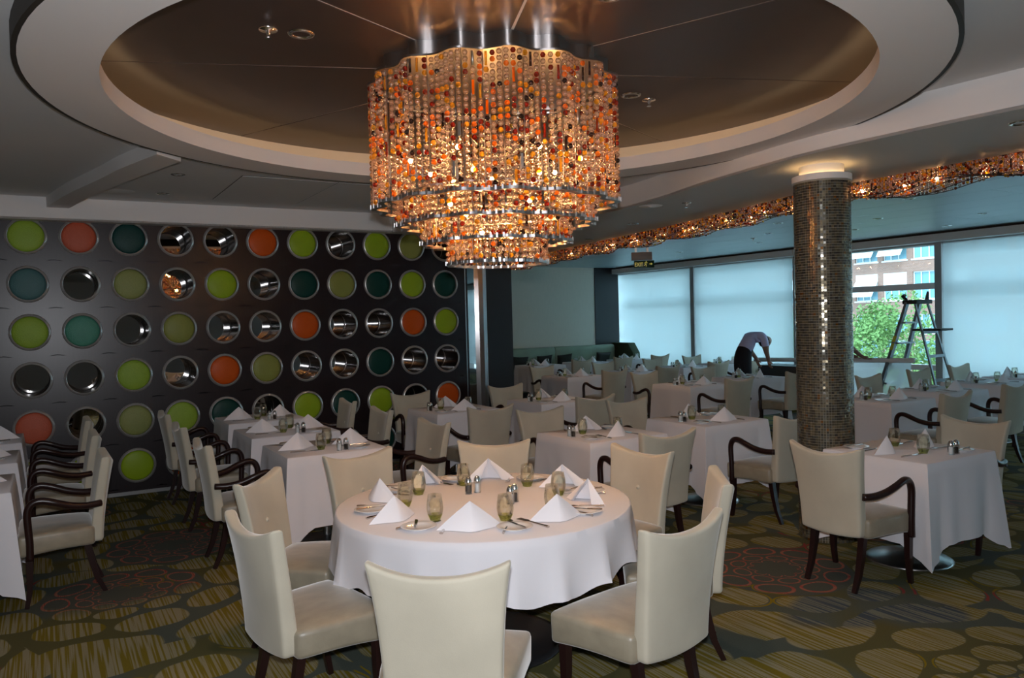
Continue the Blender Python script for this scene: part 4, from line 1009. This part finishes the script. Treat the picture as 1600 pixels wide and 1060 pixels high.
# second worker, behind the column with one arm reaching out
J = {'pelvis': (0, 0, .98, (.15, .12)), 'waist': (.02, 0, 1.12, (.145, .11)), 'chest': (.06, 0, 1.32, (.16, .115)), 'upper': (.10, 0, 1.44, (.14, .09)), 'neck': (.13, 0, 1.52, .055), 'skull': (.16, 0, 1.58, .06)}
E_ = [('pelvis', 'waist', 1), ('waist', 'chest', 0), ('chest', 'upper', 0), ('upper', 'neck', 0), ('neck', 'skull', 2)]
legs(J, E_, .98, 0)
for s, nm in ((1, 'L'), (-1, 'R')):
    J['sh'+nm] = (.09, s*.19, 1.40, .062); J['cuff'+nm] = (.19, s*.215, 1.25, .058); J['el'+nm] = (.25, s*.22, 1.15, .042); J['wrist'+nm] = (.43, s*.17, 1.01, .028)
    E_ += [('upper', 'sh'+nm, 0), ('sh'+nm, 'cuff'+nm, 0), ('cuff'+nm, 'el'+nm, 2), ('el'+nm, 'wrist'+nm, 2)]; hand(J, E_, nm, J['wrist'+nm][:3], (1, -s*.1, -.45))
figure('person', 'person hidden behind the mosaic column with one forearm reaching out', J, E_, (10.15, 7.68, 0), radians(-32), (.17, 0, 1.66), (1, 0, -.25))

# ------------------------------------------------------------------ exit sign, ceiling fittings
ex_ = thing('exit_sign', 'green hanging exit sign with running figure below the bead curtain', 'sign', (7.62, 8.93, 2.47), radians(-36))
ob('housing', bevel(MB().box(-.165, .135, -.03, .03, .055, .175), 'sign_housing', mat('sign_housing', (.22, .20, .19), .5), .006), ex_)
ob('panel', bevel(MB().box(-.13, .165, -.008, .008, -.055, .05), 'sign_panel', MT['exitg'], .003), ex_)
for xx in (-.1, .07): ob('hanger', MB().box(xx-.015, xx+.015, -.01, .01, .175, ZO-2.47).mesh('hanger', MT['steel']), ex_)
tcu = bpy.data.curves.new('EXIT', 'FONT'); tcu.body = 'EXIT'; tcu.size = .082; tcu.extrude = .001
to = bpy.data.objects.new('lettering', tcu); COL.objects.link(to); dg = bpy.context.evaluated_depsgraph_get(); dg.update()
tme = bpy.data.meshes.new_from_object(to.evaluated_get(dg)); bpy.data.objects.remove(to); tme.materials.clear(); tme.materials.append(MT['exity'])
w_ = max(v.co.x for v in tme.vertices)
for v in tme.vertices: v.co = Vector((v.co.x/w_*.125-.122, -.010+v.co.z, v.co.y-.034))
ob('lettering', tme, ex_)
rm = MB(); Y_ = -.0095
rm.add([(.050+.008*cos(a), Y_, .035+.008*sin(a)) for a in [2*pi*k/8 for k in range(8)]], [tuple(range(8))])
for pth in (((.046, .026), (.040, -.002), (.006, .0)), ((.040, -.002), (.052, -.018), (.047, -.038)), ((.040, -.002), (.030, -.018), (.014, -.022)), ((.045, .022), (.060, .012), (.068, .018)), ((.045, .022), (.030, .018), (.024, .006))):
    if pth[2] == (.006, .0): pth = pth[:2]
    rm.tube([(a, Y_, b) for a, b in pth], .0045, 4)
ob('running_figure', rm.mesh('running_figure', MT['exity']), ex_)
ob('arrow', MB().add([(.095, Y_, .004), (.120, Y_, .004), (.120, Y_, .016), (.142, Y_, -.002), (.120, Y_, -.020), (.120, Y_, -.008), (.095, Y_, -.008)], [tuple(range(7))]).mesh('arrow', MT['exity']), ex_)

dlr = ringmesh((0, 0), [(.030, .035), (.040, .004), (.048, -.006), (.062, -.005), (.066, .001)], 24).mesh('downlight_rim', MT['chrome'], smooth=True)
dll = MB().lathe([(.0001, .012), (.036, .012)], 16).mesh('downlight_lamp', MT['lamp']); dld = MB().lathe([(.0001, .012), (.036, .012)], 16).mesh('downlight_lens', MT['black'])
def downlight(x, y, z, lit, nm, s=1.0):
    t = thing('downlight', nm, 'downlight', (x, y, z-.001), 0, 'recessed downlights'); t.scale = (s, s, s); ob('rim', dlr, t); ob('lamp', dll if lit else dld, t)
    if lit:
        ld = bpy.data.lights.new('downlight_beam', 'SPOT'); ld.energy = lit; ld.color = (1.0, .66, .42); ld.spot_size = radians(100); ld.spot_blend = .8; ld.shadow_soft_size = .03
        lo = bpy.data.objects.new('downlight_beam', ld); COL.objects.link(lo); lo.parent = t; lo.location = (0, 0, -.02)
spr = MB().lathe([(.045, 0), (.045, -.006), (.012, -.008), (.008, -.03), (.0001, -.032)], 14).mesh('sprinkler_rose', MT['chrome'], smooth=True); spd = MB().lathe([(.0001, -.042), (.016, -.042), (.016, -.045), (.0001, -.045)], 12).tube([(.01, 0, -.008), (.008, 0, -.042)], .0025, 4).tube([(-.01, 0, -.008), (-.008, 0, -.042)], .0025, 4).mesh('sprinkler_deflector', MT['chrome'])
def sprinkler(x, y, z, nm):
    t = thing('sprinkler', nm, 'sprinkler', (x, y, z), 0, 'sprinkler heads'); ob('rose', spr, t); ob('deflector', spd, t)
sprinkler(.99, 3.91, ZB, 'chrome sprinkler head in the bronze coffer, left side'); sprinkler(3.54, 4.05, ZB, 'chrome sprinkler head in the bronze coffer, right side')
downlight(1.15, 3.90, ZB, 26, 'lit chrome downlight in the bronze coffer left of the chandelier'); downlight(2.25, 2.82, ZB, 26, 'lit chrome downlight in the bronze coffer at the top edge'); downlight(3.36, 4.02, ZB, 26, 'lit chrome downlight in the bronze coffer right of the chandelier')
downlight(1.01, 7.12, ZC, False, 'unlit downlight beside the curved beam, nearer one', .9); downlight(1.02, 8.18, ZC, False, 'unlit downlight beside the curved beam, farther one', .9); downlight(2.9, 7.6, ZC, 12, 'small downlight between the ceiling access panels', .5)
tag(ob('ceiling_speaker', MB().lathe([(.0001, -.004), (.14, -.004), (.155, 0)], 32).mesh('ceiling_speaker', MT['lip'], smooth=True), None, (.62, 8.2, ZC)), 'flush round white ceiling speaker by the curved beam', 'speaker')
tag(ob('ceiling_disc', MB().lathe([(.0001, -.014), (.02, -.012), (.022, -.006), (.11, -.004), (.115, 0)], 32).mesh('ceiling_disc', MT['white'], smooth=True), None, (5.15, 5.9, ZS)), 'round white smoke detector disc on the soffit right of the chandelier', 'detector')
sprinkler(5.34, 5.60, ZS, 'chrome sprinkler head on the soffit beside the white disc')
downlight(5.93, 7.11, ZS, 16, 'lit downlight on the soffit right of the chandelier'); downlight(6.48, 8.71, ZS, 16, 'lit downlight on the soffit near the beads\' far end'); downlight(4.98, 2.42, ZS, 0, 'unlit downlight on the soffit at the right edge')
for x, y, nm in ((8.35, 7.06, 'first left of column'), (9.28, 8.03, 'second left of column'), (10.29, 9.11, 'third left of column'), (11.29, 12.07, 'nearest the exit sign, window side'), (10.25, 10.96, 'nearest the exit sign, room side'), (7.97, 5.0, 'just right of the column'), (9.3, 6.26, 'middle right of the column'), (10.21, 5.42, 'above the right blind'), (11.16, 6.43, 'above the open window'), (10.18, 7.23, 'touching the column edge')):
    downlight(x, y, ZO, False, 'unlit downlight in the bluish panel ceiling, '+nm)
for x, y, nm in ((7.55, 3.55, 'right of the column'), (9.6, 8.6, 'left of the column')): sprinkler(x, y, ZO, 'small sprinkler head in the bluish panel ceiling, '+nm)
